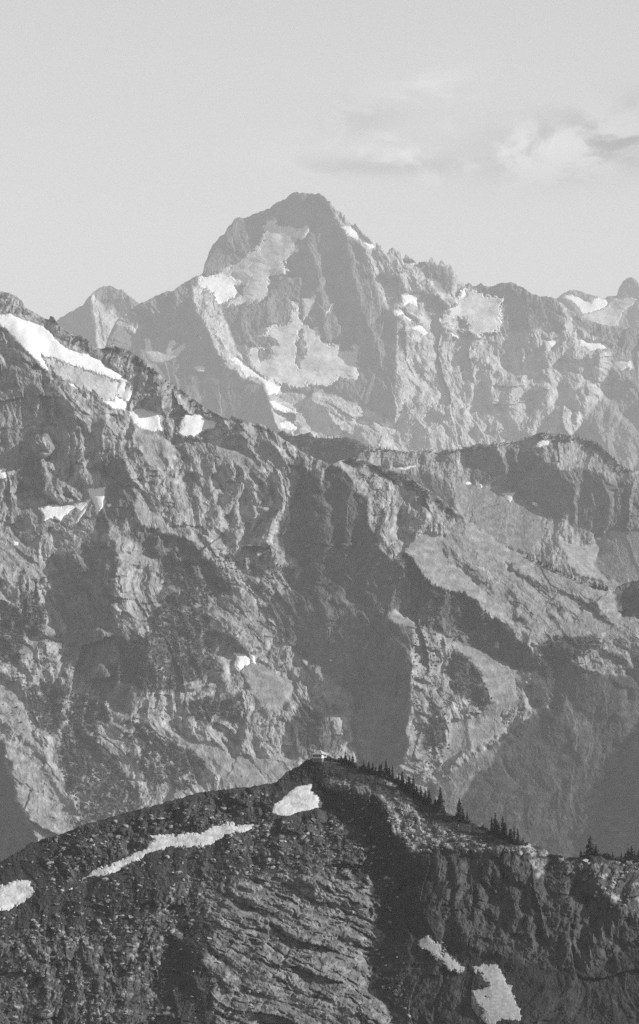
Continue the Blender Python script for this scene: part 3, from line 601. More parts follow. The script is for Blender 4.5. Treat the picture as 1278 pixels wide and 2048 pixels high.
# ================================================================== FOREGROUND HILL
def build_fore():
    G = Layer(DF, -MARG, 1278+MARG, 1480, 2260, 1.3, 51, 4.)
    po = G.poly
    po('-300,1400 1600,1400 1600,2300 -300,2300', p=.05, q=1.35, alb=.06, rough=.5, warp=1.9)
    # shaded big gully and cliff, lowered in alb to deepen the shade
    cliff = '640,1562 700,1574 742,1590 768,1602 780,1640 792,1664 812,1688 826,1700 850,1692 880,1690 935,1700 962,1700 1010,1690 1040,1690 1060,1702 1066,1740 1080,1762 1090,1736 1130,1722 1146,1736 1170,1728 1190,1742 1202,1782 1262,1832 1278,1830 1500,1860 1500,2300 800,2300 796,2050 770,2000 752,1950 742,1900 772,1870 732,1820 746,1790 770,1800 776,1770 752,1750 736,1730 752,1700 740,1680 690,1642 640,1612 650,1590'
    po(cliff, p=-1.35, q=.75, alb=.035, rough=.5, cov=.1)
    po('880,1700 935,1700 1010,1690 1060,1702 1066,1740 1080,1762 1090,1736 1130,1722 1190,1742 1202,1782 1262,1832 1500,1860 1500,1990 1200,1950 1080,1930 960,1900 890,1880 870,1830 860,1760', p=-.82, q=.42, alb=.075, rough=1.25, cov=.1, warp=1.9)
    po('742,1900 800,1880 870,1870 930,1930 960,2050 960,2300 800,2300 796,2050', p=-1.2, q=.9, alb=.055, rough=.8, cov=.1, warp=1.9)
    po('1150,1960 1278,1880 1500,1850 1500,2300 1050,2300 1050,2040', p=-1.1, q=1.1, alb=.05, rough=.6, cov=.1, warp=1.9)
    # lit talus and cliff rims
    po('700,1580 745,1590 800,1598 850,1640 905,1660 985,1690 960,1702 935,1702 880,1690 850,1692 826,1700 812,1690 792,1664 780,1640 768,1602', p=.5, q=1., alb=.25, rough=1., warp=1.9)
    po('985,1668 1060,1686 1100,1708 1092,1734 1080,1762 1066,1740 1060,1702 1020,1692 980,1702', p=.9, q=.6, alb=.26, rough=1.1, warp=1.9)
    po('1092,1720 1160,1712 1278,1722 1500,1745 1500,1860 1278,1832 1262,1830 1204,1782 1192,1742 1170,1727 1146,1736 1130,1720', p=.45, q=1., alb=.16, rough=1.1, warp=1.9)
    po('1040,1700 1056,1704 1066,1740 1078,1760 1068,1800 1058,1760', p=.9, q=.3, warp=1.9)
    # strata slabs
    po('420,1770 480,1750 560,1740 640,1740 730,1760 752,1790 732,1822 772,1870 742,1900 752,1950 770,2000 800,2060 800,2300 400,2300 420,2050 420,1960 400,1930 430,1880 400,1850', p=.22, q=.95, alb=.19, rough=1.9, strat=1, warp=3., cov=.55)
    # rubble lit
    po('120,1660 250,1640 400,1600 520,1580 545,1600 540,1640 500,1645 430,1648 300,1665 290,1690 200,1735 120,1770 100,1740 130,1700', p=.12, q=1.2, alb=.09, rough=1.4, warp=1.9)
    po('480,1660 560,1640 660,1620 720,1660 736,1730 700,1750 600,1730 500,1720 440,1690', p=.2, q=1.3, alb=.11, rough=1.2, warp=1.9)
    po('70,1860 130,1850 190,1860 260,1850 330,1790 420,1720 420,1770 400,1850 330,1900 320,1950 350,2050 340,2300 -200,2300 -200,1900 0,1880', p=.28, q=1.2, alb=.14, rough=1.5, warp=1.9)
    po('0,1980 200,1960 340,2000 345,2300 -200,2300 -200,1990', p=.3, q=1.4, alb=.14, rough=1.4, warp=1.9)
    # dark hollows
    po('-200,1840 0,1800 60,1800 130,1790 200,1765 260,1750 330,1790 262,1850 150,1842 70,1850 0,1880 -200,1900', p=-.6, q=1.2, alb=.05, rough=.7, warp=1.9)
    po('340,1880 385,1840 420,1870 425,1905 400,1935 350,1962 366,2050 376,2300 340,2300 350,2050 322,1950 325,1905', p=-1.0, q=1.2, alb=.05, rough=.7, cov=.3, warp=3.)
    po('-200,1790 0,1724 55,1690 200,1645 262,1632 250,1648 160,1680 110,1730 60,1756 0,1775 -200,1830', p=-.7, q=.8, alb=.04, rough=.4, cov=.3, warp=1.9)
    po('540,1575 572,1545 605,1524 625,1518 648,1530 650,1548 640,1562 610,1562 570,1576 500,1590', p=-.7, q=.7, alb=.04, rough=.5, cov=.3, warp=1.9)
    po('540,1660 620,1630 640,1640 620,1660 580,1680|430,1590 470,1585 470,1600 440,1612|330,1620 370,1615 350,1650 330,1650', p=-.7, q=1., alb=.07, warp=1.9)
    # grass on the crest right of the hut
    po('640,1514 700,1522 745,1542 790,1552 806,1578 850,1604 905,1632 965,1658 1030,1688 1000,1690 960,1680 905,1662 850,1640 800,1600 745,1590 700,1575 650,1560 640,1545', p=.05, q=1.3, alb=.06, rough=.35, cov=.3, warp=1.9)
    po('640,1556 670,1548 720,1570 745,1588 700,1582 650,1566', p=.5, q=1., alb=.22, rough=1, warp=1.9)
    po('770,1548 798,1560 808,1580 790,1580 770,1562|815,1588 828,1596 822,1600', p=.7, alb=.25, q=.8, warp=1.9)
    po('1120,1712 1165,1708 1215,1700 1232,1716 1200,1718 1160,1720', p=-.5, q=.5, alb=.06, warp=1.9)
    # pillars and gullies
    G.ridge('935,1745 925,1800 935,1850|985,1720 975,1800 960,1860|1040,1720 1050,1800 1040,1870|1140,1750 1150,1820 1120,1900|1200,1790 1190,1850', -.5, 14)
    G.ridge('900,1740 905,1840|1005,1730 1010,1850|1085,1770 1090,1850 1060,1920|1170,1800 1160,1900', -1.4, 9)
    G.ridge('1278,1870 1200,1940 1130,1990 1080,2050', -.8, 10)
    G.ridge('760,1600 790,1660 830,1700|850,1610 870,1660', .4, 12)
    G.ridge('440,1590 520,1600|380,1950 410,2000', .8, 14)
    sn = G.snowpatch
    sn('rounded snow patch just below the hut hill', '544,1626 548,1608 562,1600 578,1584 592,1574 606,1570 626,1568 621,1580 634,1590 646,1605 640,1615 600,1624 575,1632 552,1630', .4, 1.35, 'oldsnow', 1.8, .8)
    sn('long winding snow strip across the rubble slope', '136,1784 158,1762 190,1741 250,1716 298,1692 306,1682 300,1670 350,1668 400,1665 430,1650 460,1645 476,1652 506,1648 509,1655 490,1664 452,1669 432,1684 412,1692 340,1695 318,1698 262,1726 230,1746 200,1753 172,1755 152,1768 142,1783', .4, 1.35, 'oldsnow', 1.8, .8, warp=.8)
    sn('snow patch at the left edge below the dark crest', '-60,1790 0,1772 20,1765 50,1757 62,1764 68,1782 50,1805 20,1818 0,1822 -60,1830', .4, 1.35, 'oldsnow', 1.8, .8, warp=.8)
    sn('thin ragged grey snow strip in the shaded gully', '831,1888 848,1872 855,1870 866,1882 885,1887 888,1905 906,1918 926,1935 928,1945 905,1942 880,1920 860,1908 850,1900', -1.0, 1.3, 'shadesnow', 1.4, 0.3, holes=('880,1904 888,1910 884,1914',), warp=1.1)
    sn('large grey snow patch at the bottom of the shaded cliff', '941,1934 965,1930 995,1928 1006,1946 1020,1970 1030,2000 1043,2022 1040,2040 1015,2042 1000,2035 992,2052 964,2042 965,2020 940,1982 960,1978 979,1972 966,1955 958,1942 954,1950', -1.0, 1.3, 'shadesnow', 1.6, 0.3, holes=('968,1992 978,1994 974,1998',), warp=.9)
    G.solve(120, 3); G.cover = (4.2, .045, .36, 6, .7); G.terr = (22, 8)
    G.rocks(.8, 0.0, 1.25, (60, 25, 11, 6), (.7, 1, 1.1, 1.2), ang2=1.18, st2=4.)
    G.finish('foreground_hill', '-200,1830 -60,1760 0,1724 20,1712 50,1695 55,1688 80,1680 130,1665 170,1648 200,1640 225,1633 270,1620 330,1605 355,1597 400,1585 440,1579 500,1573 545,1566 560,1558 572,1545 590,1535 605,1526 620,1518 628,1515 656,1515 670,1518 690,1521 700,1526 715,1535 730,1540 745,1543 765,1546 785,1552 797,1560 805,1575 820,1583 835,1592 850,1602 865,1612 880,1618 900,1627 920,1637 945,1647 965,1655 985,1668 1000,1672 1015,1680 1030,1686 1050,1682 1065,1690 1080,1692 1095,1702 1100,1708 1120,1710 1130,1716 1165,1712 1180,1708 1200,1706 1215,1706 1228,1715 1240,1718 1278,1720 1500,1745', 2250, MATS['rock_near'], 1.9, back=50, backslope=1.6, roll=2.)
    return G

build_far(); print('far', time.time()-T0)
LM = build_main(); print('main', time.time()-T0)
LR = build_ridge(); print('ridge', time.time()-T0)
LC = build_middle(); print('mid', time.time()-T0)
LG = build_fore(); print('fore', time.time()-T0)
#@@PROPS@@
# ================================================================== TREES
def cone_tube(p0, p1, r0, r1, n=5):
    p0 = np.array(p0, float); p1 = np.array(p1, float); d = p1-p0
    a = np.cross(d, [0.3, .1, 1]) if abs(d[2]) < np.linalg.norm(d)*.9 else np.cross(d, [1, .2, 0])
    a /= np.linalg.norm(a); b = np.cross(d/np.linalg.norm(d), a)
    t = np.arange(n)*2*np.pi/n
    ring = np.cos(t)[:, None]*a+np.sin(t)[:, None]*b
    co = np.concatenate([p0+r0*ring, p1+r1*ring])
    f = []
    for i in range(n):
        j = (i+1) % n
        f += [[i, j, n+j], [i, n+j, n+i]]
    return co, np.array(f)
def join(parts):
    cs, fs, k = [], [], 0
    for c, f in parts:
        cs.append(c); fs.append(f+k); k += len(c)
    return np.concatenate(cs), np.concatenate(fs)
def local_mesh(name, co, f, mat):
    me = bpy.data.meshes.new(name); me.from_pydata(co.tolist(), [], f.tolist()); me.update()
    me.materials.append(mat); return me
M_need = plainmat('conifer_needles', .03, .45, .5)
M_bark = plainmat('conifer_bark', .09, .3, .2)
M_dead = plainmat('dead_wood', .22, .3, .2)
def tree_mesh(seed, width=.17, sparse=1., lean=.0):
    r = random.Random(seed)
    parts = []
    H = 1.; n = int(20*sparse)
    for k in range(n):
        t = (k+.5)/n; z = .05+.95*t**.92
        rad = width*(1-t)**.8*(.75+.5*r.random())+.012
        m = r.randint(6, 9)
        a0 = r.random()*6.28
        for j in range(m):
            if r.random() < .14: continue
            a = a0+j*6.283/m+r.uniform(-.3, .3); L = rad*r.uniform(.6, 1.25)
            dx, dy = math.cos(a), math.sin(a); wv = L*.36+.008; dz = -L*r.uniform(.25, .6)
            zz = z+r.uniform(-.01, .02)
            ox = lean*z
            c = np.array([[ox, 0, zz+.014], [ox+dx*L, dy*L, zz+dz], [ox+dx*L*.55-dy*wv, dy*L*.55+dx*wv, zz+dz*.6], [ox+dx*L*.55+dy*wv, dy*L*.55-dx*wv, zz+dz*.6], [ox+dx*L*.5, dy*L*.5, zz+dz*.4-.035]])
            f = np.array([[0, 2, 1], [0, 1, 3], [4, 1, 2], [4, 3, 1], [0, 4, 2], [0, 3, 4]])
            parts.append((c, f))
    parts.append(cone_tube((lean*.93, 0, .93), (lean*1.0, 0, 1.02), .012, .001, 4))
    cr = join(parts)
    tr = cone_tube((0, 0, -.08), (lean*.98, 0, .98), .018, .003, 6)
    return local_mesh('crown', *cr, M_need), local_mesh('trunk', *tr, M_bark)
KINDS = [tree_mesh(1, .2), tree_mesh(2, .25), tree_mesh(3, .3), tree_mesh(4, .17, 1., .03), tree_mesh(5, .22, 1., -.03), tree_mesh(6, .42), tree_mesh(7, .42, .6)]
def pos_on(Ly, u, v):
    sk = float(np.interp(u, Ly.us, Ly.skyv)); v = max(v, sk+1.0)
    return Ly.surf(u, v), v
def tree(Ly, u, vbase, hpx, kind, label, group, rz, cat='conifer'):
    p, v = pos_on(Ly, u, vbase)
    h = (v-(vbase-hpx))*Ly.sc if hpx > 12 else hpx*Ly.sc
    root = bpy.data.objects.new('conifer', None); col.objects.link(root)
    root.location = p; root.rotation_euler = (0, 0, rz); root.scale = (h, h, h)
    root.empty_display_size = .1
    for nm, me in zip(('crown', 'trunk'), KINDS[kind]):
        o = bpy.data.objects.new(nm, me); col.objects.link(o); o.parent = root
    root['label'] = label; root['category'] = cat
    if group: root['group'] = group
    return root
ORD = 'first second third fourth fifth sixth seventh eighth ninth tenth eleventh twelfth thirteenth fourteenth fifteenth sixteenth seventeenth'.split()
clusters = [
 ('of the conifers close to the right of the hut', '661,1517,13,3 683,1520,20,0 691,1522,22,1 698,1524,20,0 706,1528,26,2 713,1532,20,1 727,1537,21,1'),
 ('of the conifers in the dense row down the crest', '738,1542,22,2 745,1544,20,1 752,1546,13,5 758,1547,18,2 764,1549,28,1 771,1550,30,1 779,1554,25,1 786,1558,30,0 792,1563,22,1'),
 ('of the tall conifers behind the pale outcrop', '797,1566,24,1 804,1573,38,1 812,1579,36,2 819,1583,33,2 827,1588,35,1 833,1592,24,5'),
 ('of the slender conifers beyond the pale outcrop', '843,1594,32,1 850,1600,26,2 857,1604,30,1 863,1608,28,0 869,1610,16,5 875,1613,18,2 881,1619,42,1'),
 ('of the conifers in the small clump alone on the slope', '920,1637,38,2 926,1639,30,1 934,1642,26,1'),
 ('of the spiky conifers in the tight stand above the cliff', '968,1655,16,1 984,1664,34,0 989,1666,42,3 994,1668,38,0 999,1670,34,1 1004,1672,38,0 1009,1675,42,3 1013,1677,30,0 1018,1680,32,1 1023,1683,28,0 1029,1685,33,3 1034,1686,24,0 1037,1687,34,0 1046,1689,20,0'),
 ('of the conifers at the right edge of the crest', '1215,1712,8,5 1224,1716,12,1 1236,1719,13,2 1244,1720,20,1 1250,1720,20,2 1256,1720,28,2 1263,1720,32,2 1270,1721,20,1 1275,1721,28,2'),
]
rt = random.Random(4)
FEET = []
for desc, st in clusters:
    L_ = [t.split(',') for t in st.split()]
    for i, (u, v, h, k) in enumerate(L_):
        FEET.append((float(u), float(v)))
        tree(LG, float(u)+rt.uniform(-1.5, 1.5), float(v), float(h)*rt.choice([.6, .8, .95, 1.05, 1.15]), int(k), ORD[i]+' from the left '+desc, 'conifers along the foreground crest', rt.random()*6.28)
tree(LG, 1162, 1712, 16, 1, 'small dark conifer left of the sparse spreading tree', 'conifers along the foreground crest', 1.)
tree(LG, 1180, 1712, 44, 6, 'sparse spreading conifer standing on the low mound', 'conifers along the foreground crest', 2.)
tree(LG, 1192, 1711, 24, 6, 'low bushy conifer right of the sparse spreading tree', 'conifers along the foreground crest', .5)
# far smaller conifers on the middle mountain and the middle ridge
def far_row(Ly, st, n, hmin, hmax, label, group, seed):
    r = random.Random(seed); pts = P(st)
    seg = np.r_[0, np.cumsum(np.hypot(*np.diff(pts, axis=0).T))]
    for i in range(n):
        t = (i+r.uniform(.1, .9))/n*seg[-1]
        u = np.interp(t, seg, pts[:, 0]); v = np.interp(t, seg, pts[:, 1])+r.uniform(-1.5, 2.5)
        tree(Ly, float(u), float(v), r.uniform(hmin, hmax), r.choice([0, 1, 1, 2]), label, group, r.random()*6)
far_row(LC, '806,1112 822,1120 836,1140 848,1160 870,1176 900,1188 930,1192', 62, 7, 13, 'tiny dark conifer on the crest under the pale scree', 'conifers on the crest under the pale scree', 1)
far_row(LC, '1050,1112 1090,1132 1125,1150 1165,1165', 26, 6, 11, 'tiny dark conifer on the skyline above the shadowed hollow', 'conifers above the shadowed hollow', 2)
far_row(LC, '1186,1174 1215,1180', 10, 9, 14, 'tiny dark conifer in the clump beside the shadowed hollow', 'conifers beside the shadowed hollow', 3)
far_row(LR, '735,895 790,899', 9, 5, 8, 'tiny dark conifer on the low saddle of the middle ridge', 'conifers on the saddle of the middle ridge', 4)
far_row(LR, '560,864 600,872 630,876 680,878', 13, 4, 9, 'tiny dark conifer on the shaded left end of the middle ridge', 'conifers on the left end of the middle ridge', 5)
far_row(LR, '905,900 950,893 1000,888 1040,884', 13, 4, 8, 'tiny dark conifer on the rim of the shaded cliffs', 'conifers on the rim of the shaded cliffs', 6)
far_row(LR, '1150,872 1190,884 1212,906 1240,930 1270,943', 22, 4, 9, 'tiny dark conifer on the right shoulder of the middle ridge', 'conifers on the right shoulder of the middle ridge', 7)
print('trees', time.time()-T0)

# ================================================================== ROCKS AND SHRUBS
_t = (1+5**.5)/2
ICO = np.array([[-1, _t, 0], [1, _t, 0], [-1, -_t, 0], [1, -_t, 0], [0, -1, _t], [0, 1, _t], [0, -1, -_t], [0, 1, -_t], [_t, 0, -1], [_t, 0, 1], [-_t, 0, -1], [-_t, 0, 1]])/math.hypot(1, _t)
ICF = np.array([[0, 11, 5], [0, 5, 1], [0, 1, 7], [0, 7, 10], [0, 10, 11], [1, 5, 9], [5, 11, 4], [11, 10, 2], [10, 7, 6], [7, 1, 8], [3, 9, 4], [3, 4, 2], [3, 2, 6], [3, 6, 8], [3, 8, 9], [4, 9, 5], [2, 4, 11], [6, 2, 10], [8, 6, 7], [9, 8, 1]])
def scatter(Ly, zones, seed, snowclear=True):
    """zones: list of (polygon, count) -> u, v"""
    r = np.random.RandomState(seed); us, vs = [], []
    for pts, n in zones:
        lo = pts.min(0); hi = pts.max(0); lo = np.maximum(lo, (-90, 0)); hi = np.minimum(hi, (1370, 2200))
        u = r.uniform(lo[0], hi[0], n*4); v = r.uniform(lo[1], hi[1], n*4)
        m = inside(pts, u, v) & (v > np.interp(u, Ly.us, Ly.skyv)+2)
        u, v = u[m][:n], v[m][:n]; us.append(u); vs.append(v)
    u = np.concatenate(us); v = np.concatenate(vs)
    if snowclear:
        ok = np.ones(len(u), bool)
        for sn in Ly.snow: ok &= Ly.sd(sn['pts'], u, v) < -1
        u, v = u[ok], v[ok]
    return u, v
def rock_batch(name, Ly, u, v, rad, mat, alb, flat=.65, seed=0, up=.2):
    r = np.random.RandomState(seed); n = len(u)
    c = Ly.surf(u, v); rm = rad*Ly.sc
    c[:, 2] += rm*up; c[:, 1] -= rm*.25
    S = ICO[None]*(1+.35*(r.rand(n, 12, 1)-.5)*2)+.18*r.randn(n, 12, 3)
    sc3 = np.stack([r.uniform(.7, 1.35, n), r.uniform(.7, 1.3, n), r.uniform(flat*.7, flat*1.3, n)], -1)
    S = S*sc3[:, None]*rm[:, None, None]
    a = r.rand(n)*6.28; ti = r.uniform(-.5, .5, n)
    x, y, z = S[..., 0], S[..., 1], S[..., 2]
    ca, sa = np.cos(a)[:, None], np.sin(a)[:, None]; x, y = x*ca-y*sa, x*sa+y*ca
    ct, st = np.cos(ti)[:, None], np.sin(ti)[:, None]; x, z = x*ct-z*st, x*st+z*ct
    co = (np.stack([x, y, z], -1)+c[:, None]).reshape(-1, 3)
    f = (ICF[None]+12*np.arange(n)[:, None, None]).reshape(-1, 3)
    return raw_mesh(name, co, f, 3, mat, np.repeat(alb, 12))
rubble = [(P('100,1660 250,1640 400,1600 520,1580 550,1600 540,1650 430,1660 300,1690 130,1790 60,1790'), 4500),
          (P('0,1830 150,1790 300,1700 520,1660 640,1640 730,1700 750,1760 600,1740 440,1760 400,1860 330,1900 150,1880 0,1880'), 6500),
          (P('440,1650 560,1640 700,1640 735,1720 700,1750 480,1740'), 2500),
          (P('-90,1880 150,1860 330,1800 420,1850 330,1900 330,2000 345,2200 -90,2200'), 9000),
          (P('0,1730 200,1650 260,1650 120,1780 0,1830'), 250),
          (P('760,1600 850,1640 985,1690 1080,1700 1060,1710 880,1700 820,1710 775,1650'), 2200),
          (P('1090,1715 1278,1722 1370,1740 1370,1840 1270,1830 1190,1770 1100,1730'), 900),
          (P('650,1555 745,1588 800,1600 790,1620 700,1590 640,1575'), 350),
          (P('400,1800 560,1730 740,1760 760,1880 760,2000 780,2200 350,2200 390,1950'), 3800), (P('640,1570 740,1600 790,1680 800,1900 860,2100 800,2200 740,1900 760,1780 700,1650'), 1300), (P('320,1900 420,1860 410,1950 380,2200 330,2200'), 500),
          (P('640,1530 900,1640 1030,1690 900,1670 740,1590'), 260)]
u, v = scatter(LG, rubble, 3)
rr_ = np.random.RandomState(8)
clump = fbm(u/24, v/16, 333, 3)
ok = clump > rr_.uniform(-.45, .5, len(u)); u, v = u[ok], v[ok]
rad = np.clip(1.05*rr_.pareto(2.1, len(u))+.62, .6, 6.)
o = rock_batch('rubble', LG, u, v, rad, MATS['rock_near'], rr_.uniform(.07, .32, len(u)), .6, 5)
o['kind'] = 'stuff'
# the biggest boulders one by one
bz = [(rubble[0][0], 10, 'grey boulder in the rubble between the crest and the long snow strip'), (rubble[1][0], 26, 'pale grey boulder in the rubble below the long snow strip'),
      (rubble[3][0], 34, 'pale grey boulder in the rubble field at the lower left'), (rubble[5][0], 14, 'pale boulder on the sunlit rim above the shaded cliff'),
      (rubble[6][0], 12, 'pale boulder on the sunlit cliff top at the right edge')]
for i, (pts, n, lab) in enumerate(bz):
    u, v = scatter(LG, [(pts, n)], 60+i)
    m = (u > 5) & (u < 1273) & (v < 2040)
    for uu, vv in zip(u[m], v[m]):
        b = rock_batch('boulder', LG, np.array([uu]), np.array([vv]), rr_.uniform(3.2, 6., 1), MATS['rock_near'], rr_.uniform(.24, .36, 1), .7, int(uu*7+vv))
        b['label'] = lab; b['category'] = 'boulder'; b['group'] = lab.split(' in ')[0].split(' on ')[0]+'s '+('on' if ' on ' in lab else 'in')+lab.split(' in' if ' in ' in lab else ' on')[1]
M_shrub = plainmat('shrub_leaves', .055, .45, 6.)
def shrubs(name, Ly, zones, seed, r0, r1, mat, patch=None):
    u, v = scatter(Ly, zones, seed)
    if patch is not None:
        k = fbm(u/17, v/17, 444, 3) > patch; u, v = u[k], v[k]
    q = np.random.RandomState(seed+1)
    o = rock_batch(name, Ly, u, v, q.uniform(r0, r1, len(u)), mat, q.rand(len(u)), .9, seed, .3)
    o['kind'] = 'stuff'
zs = []
for p_ in VEG_C:
    x, y = p_[:, 0], p_[:, 1]; A_ = abs(np.dot(x, np.roll(y, 1))-np.dot(y, np.roll(x, 1)))/2
    zs.append((p_, int(A_/11)))
zs += [(P('40,600 118,656 210,700 300,728 400,808 445,833 545,862 545,870 445,845 395,818 290,740 200,708 110,662'), 500), (P('930,1190 1000,1240 1070,1290 1110,1280 1130,1340 1100,1360 1030,1320 900,1260'), 300), (P('430,1130 520,1110 600,1150 560,1200 470,1170'), 150), (P('0,1100 90,1150 200,1400 90,1500 0,1480'), 250), (P('820,1260 900,1280 900,1560 830,1560'), 250)]
shrubs('mountain_shrubs', LC, zs, 21, 1.0, 2.6, M_shrub, -.35)
shrubs('ridge_shrubs', LR, [(P('560,866 700,880 735,895 900,900 960,888 1030,886 1040,890 960,900 900,910 735,905 560,890'), 220), (P('1060,864 1150,872 1200,890 1260,945 1230,945 1190,900 1150,885 1060,880'), 220), (P('920,1080 1100,1130 1190,1175 1100,1130 1000,1090'), 100)], 25, .8, 2.2, M_shrub)
shrubs('heather', LG, [(P('640,1516 700,1524 745,1544 790,1554 806,1580 850,1606 905,1634 965,1660 1030,1690 960,1680 850,1640 800,1600 700,1570 650,1556'), 700), (P('560,1560 605,1528 640,1518 650,1540 600,1562'), 250), (P('0,1730 60,1694 200,1648 330,1610 440,1584 540,1572 540,1582 330,1625 200,1665 60,1720 0,1750'), 500), (P('640,1640 740,1680 770,1790 700,1700'), 200)], 29, .7, 2.0, plainmat('heather_leaves', .06, .5, 1.))
q_ = np.random.RandomState(77)
ft = np.repeat(np.array(FEET), 9, 0)+q_.randn(len(FEET)*9, 2)*(4.5, 1.0)
fv = np.maximum(ft[:, 1]+1, np.interp(ft[:, 0], LG.us, LG.skyv)+1)
o = rock_batch('dwarf_conifers', LG, ft[:, 0], fv, q_.uniform(1.5, 4.2, len(ft)), M_need, q_.rand(len(ft)), 1.1, 9, .5); o['kind'] = 'stuff'
print('scatter', time.time()-T0)

# ================================================================== THE LOOKOUT HUT
def boxm(x0, x1, y0, y1, z0, z1):
    c = np.array([[x, y, z] for x in (x0, x1) for y in (y0, y1) for z in (z0, z1)], float)
    f = np.array([[0, 1, 3], [0, 3, 2], [4, 6, 7], [4, 7, 5], [0, 4, 5], [0, 5, 1], [2, 3, 7], [2, 7, 6], [0, 2, 6], [0, 6, 4], [1, 5, 7], [1, 7, 3]])
    return c, f
def part(name, parts, mat, parent):
    o = bpy.data.objects.new(name, local_mesh(name, *join(parts), mat)); col.objects.link(o); o.parent = parent; return o
M_wall = plainmat('white_boards', .62, .12, .8); M_shingle = plainmat('roof_shingles', .4, .2, .4)
M_shut = plainmat('white_shutter', .75, .08, .6); M_stone = plainmat('stone_footing', .16, .3, .6); M_metal = plainmat('stovepipe_metal', .5, .1, .3, .4)
M_glass, _, gb = newmat('window_glass'); gb.inputs['Base Color'].default_value = (.03, .03, .03, 1); gb.inputs['Roughness'].default_value = .1; gb.inputs['Specular IOR Level'].default_value = .5
hut = bpy.data.objects.new('lookout_hut', None); col.objects.link(hut)
hp, _v = pos_on(LG, 639, 1517); hut.location = hp; hut.rotation_euler = (0, 0, math.radians(-22)); hut.scale = (.87, 1.15, .9)
hut['label'] = 'small white lookout hut with raised shutters on top of the foreground hill'; hut['category'] = 'hut'
W2 = 2.25
part('footing', [boxm(-W2-.15, W2+.15, -W2-.15, W2+.15, -1.6, .12)], M_stone, hut)
part('wall', [boxm(-W2, W2, -W2, -W2+.1, .12, .75), boxm(-W2, W2, W2-.1, W2, .12, 1.95), boxm(-W2, -W2+.1, -W2+.1, W2-.1, .12, .75), boxm(W2-.1, W2, -W2+.1, W2-.1, .12, .75)]
     + [boxm(sx*W2-(.16 if sx > 0 else 0), sx*W2+(0 if sx > 0 else .16), -W2-.003, -W2+.16, .75, 1.95) for sx in (-1, 1)]
     + [boxm(W2-.16, W2+.003, W2-.16, W2-.1, .75, 1.95), boxm(-W2, W2, -W2, -W2+.1, 1.8, 1.95), boxm(W2-.1, W2, -W2+.1, W2-.1, 1.8, 1.95), boxm(-W2, -W2+.1, -W2+.1, W2-.1, 1.8, 1.95)], M_wall, hut)
for (a, b, ax) in ((-2.05, -.72, 'f'), (-.66, .66, 'f'), (.72, 2.05, 'f'), (-2.05, -.1, 's'), (-.04, 1.95, 's')):
    if ax == 'f': w_ = part('window', [boxm(a, b, -W2+.02, -W2+.06, .75, .80), boxm(a, b, -W2+.02, -W2+.06, 1.75, 1.8), boxm(a, a+.05, -W2+.02, -W2+.06, .8, 1.75), boxm(b-.05, b, -W2+.02, -W2+.06, .8, 1.75), boxm((a+b)/2-.02, (a+b)/2+.02, -W2+.02, -W2+.06, .8, 1.75)], M_wall, hut); pn_ = part('pane', [boxm(a+.05, b-.05, -W2+.032, -W2+.045, .8, 1.75)], M_glass, w_)
    else: w_ = part('window', [boxm(W2-.06, W2-.02, a, b, .75, .80), boxm(W2-.06, W2-.02, a, b, 1.75, 1.8), boxm(W2-.06, W2-.02, a, a+.05, .8, 1.75), boxm(W2-.06, W2-.02, b-.05, b, .8, 1.75)], M_wall, hut); pn_ = part('pane', [boxm(W2-.045, W2-.032, a+.05, b-.05, .8, 1.75)], M_glass, w_)
part('shutter', [boxm(-W2, W2-.05, -W2-1.05, -W2-.01, 1.90, 2.0)], M_shut, hut)
part('shutter', [boxm(W2+.01, W2+1.05, -W2+.05, W2, 1.90, 2.0)], M_shut, hut)
part('shutter', [boxm(W2+.01, W2+.06, -W2+.2, -.6, .7, 1.75)], M_shut, hut)
Rr = 2.55
rc = np.array([[-Rr, -Rr, 1.96], [Rr, -Rr, 1.96], [Rr, Rr, 1.96], [-Rr, Rr, 1.96], [-.35, 0, 3.75], [.35, 0, 3.75], [-Rr, -Rr, 2.08], [Rr, -Rr, 2.08], [Rr, Rr, 2.08], [-Rr, Rr, 2.08]])
rf = np.array([[0, 2, 1], [0, 3, 2], [6, 7, 5], [6, 5, 4], [7, 8, 5], [8, 9, 4], [8, 4, 5], [9, 6, 4], [0, 1, 7], [0, 7, 6], [1, 2, 8], [1, 8, 7], [2, 3, 9], [2, 9, 8], [3, 0, 6], [3, 6, 9]])
roof = part('roof', [(rc+np.array([0, 0, .045]), rf)], M_shingle, hut)
part('ridge_cap', [boxm(-.42, .42, -.08, .08, 3.76, 3.86)], M_wall, roof)
part('hip_cap', [cone_tube((.35, 0, 3.82), (Rr, -Rr, 2.16), .06, .06, 5)], M_wall, roof)
part('stovepipe', [cone_tube((-2.1, -.6, 2.3), (-2.1, -.6, 3.75), .1, .1, 8), cone_tube((-2.1, -.6, 3.78), (-2.1, -.6, 3.95), .2, .05, 8)], M_metal, hut)
print('hut', time.time()-T0)
#@@END@@

# ------------------------------------------------------------------ valley floor to the horizon
m = plainmat('valley_ground', .09, .4, 400, .95)
def big_ground():
    n = 61; xs = np.linspace(-1, 1, n); xs = np.sign(xs)*np.abs(xs)**2*80000; X, Y = np.meshgrid(xs, xs+20000)
    Z = -1700+60*fbm(X/2500, Y/2500, 5, 4)
    o = grid_mesh('ground', np.stack([X, Y, Z], -1), m); o['kind'] = 'structure'
big_ground()

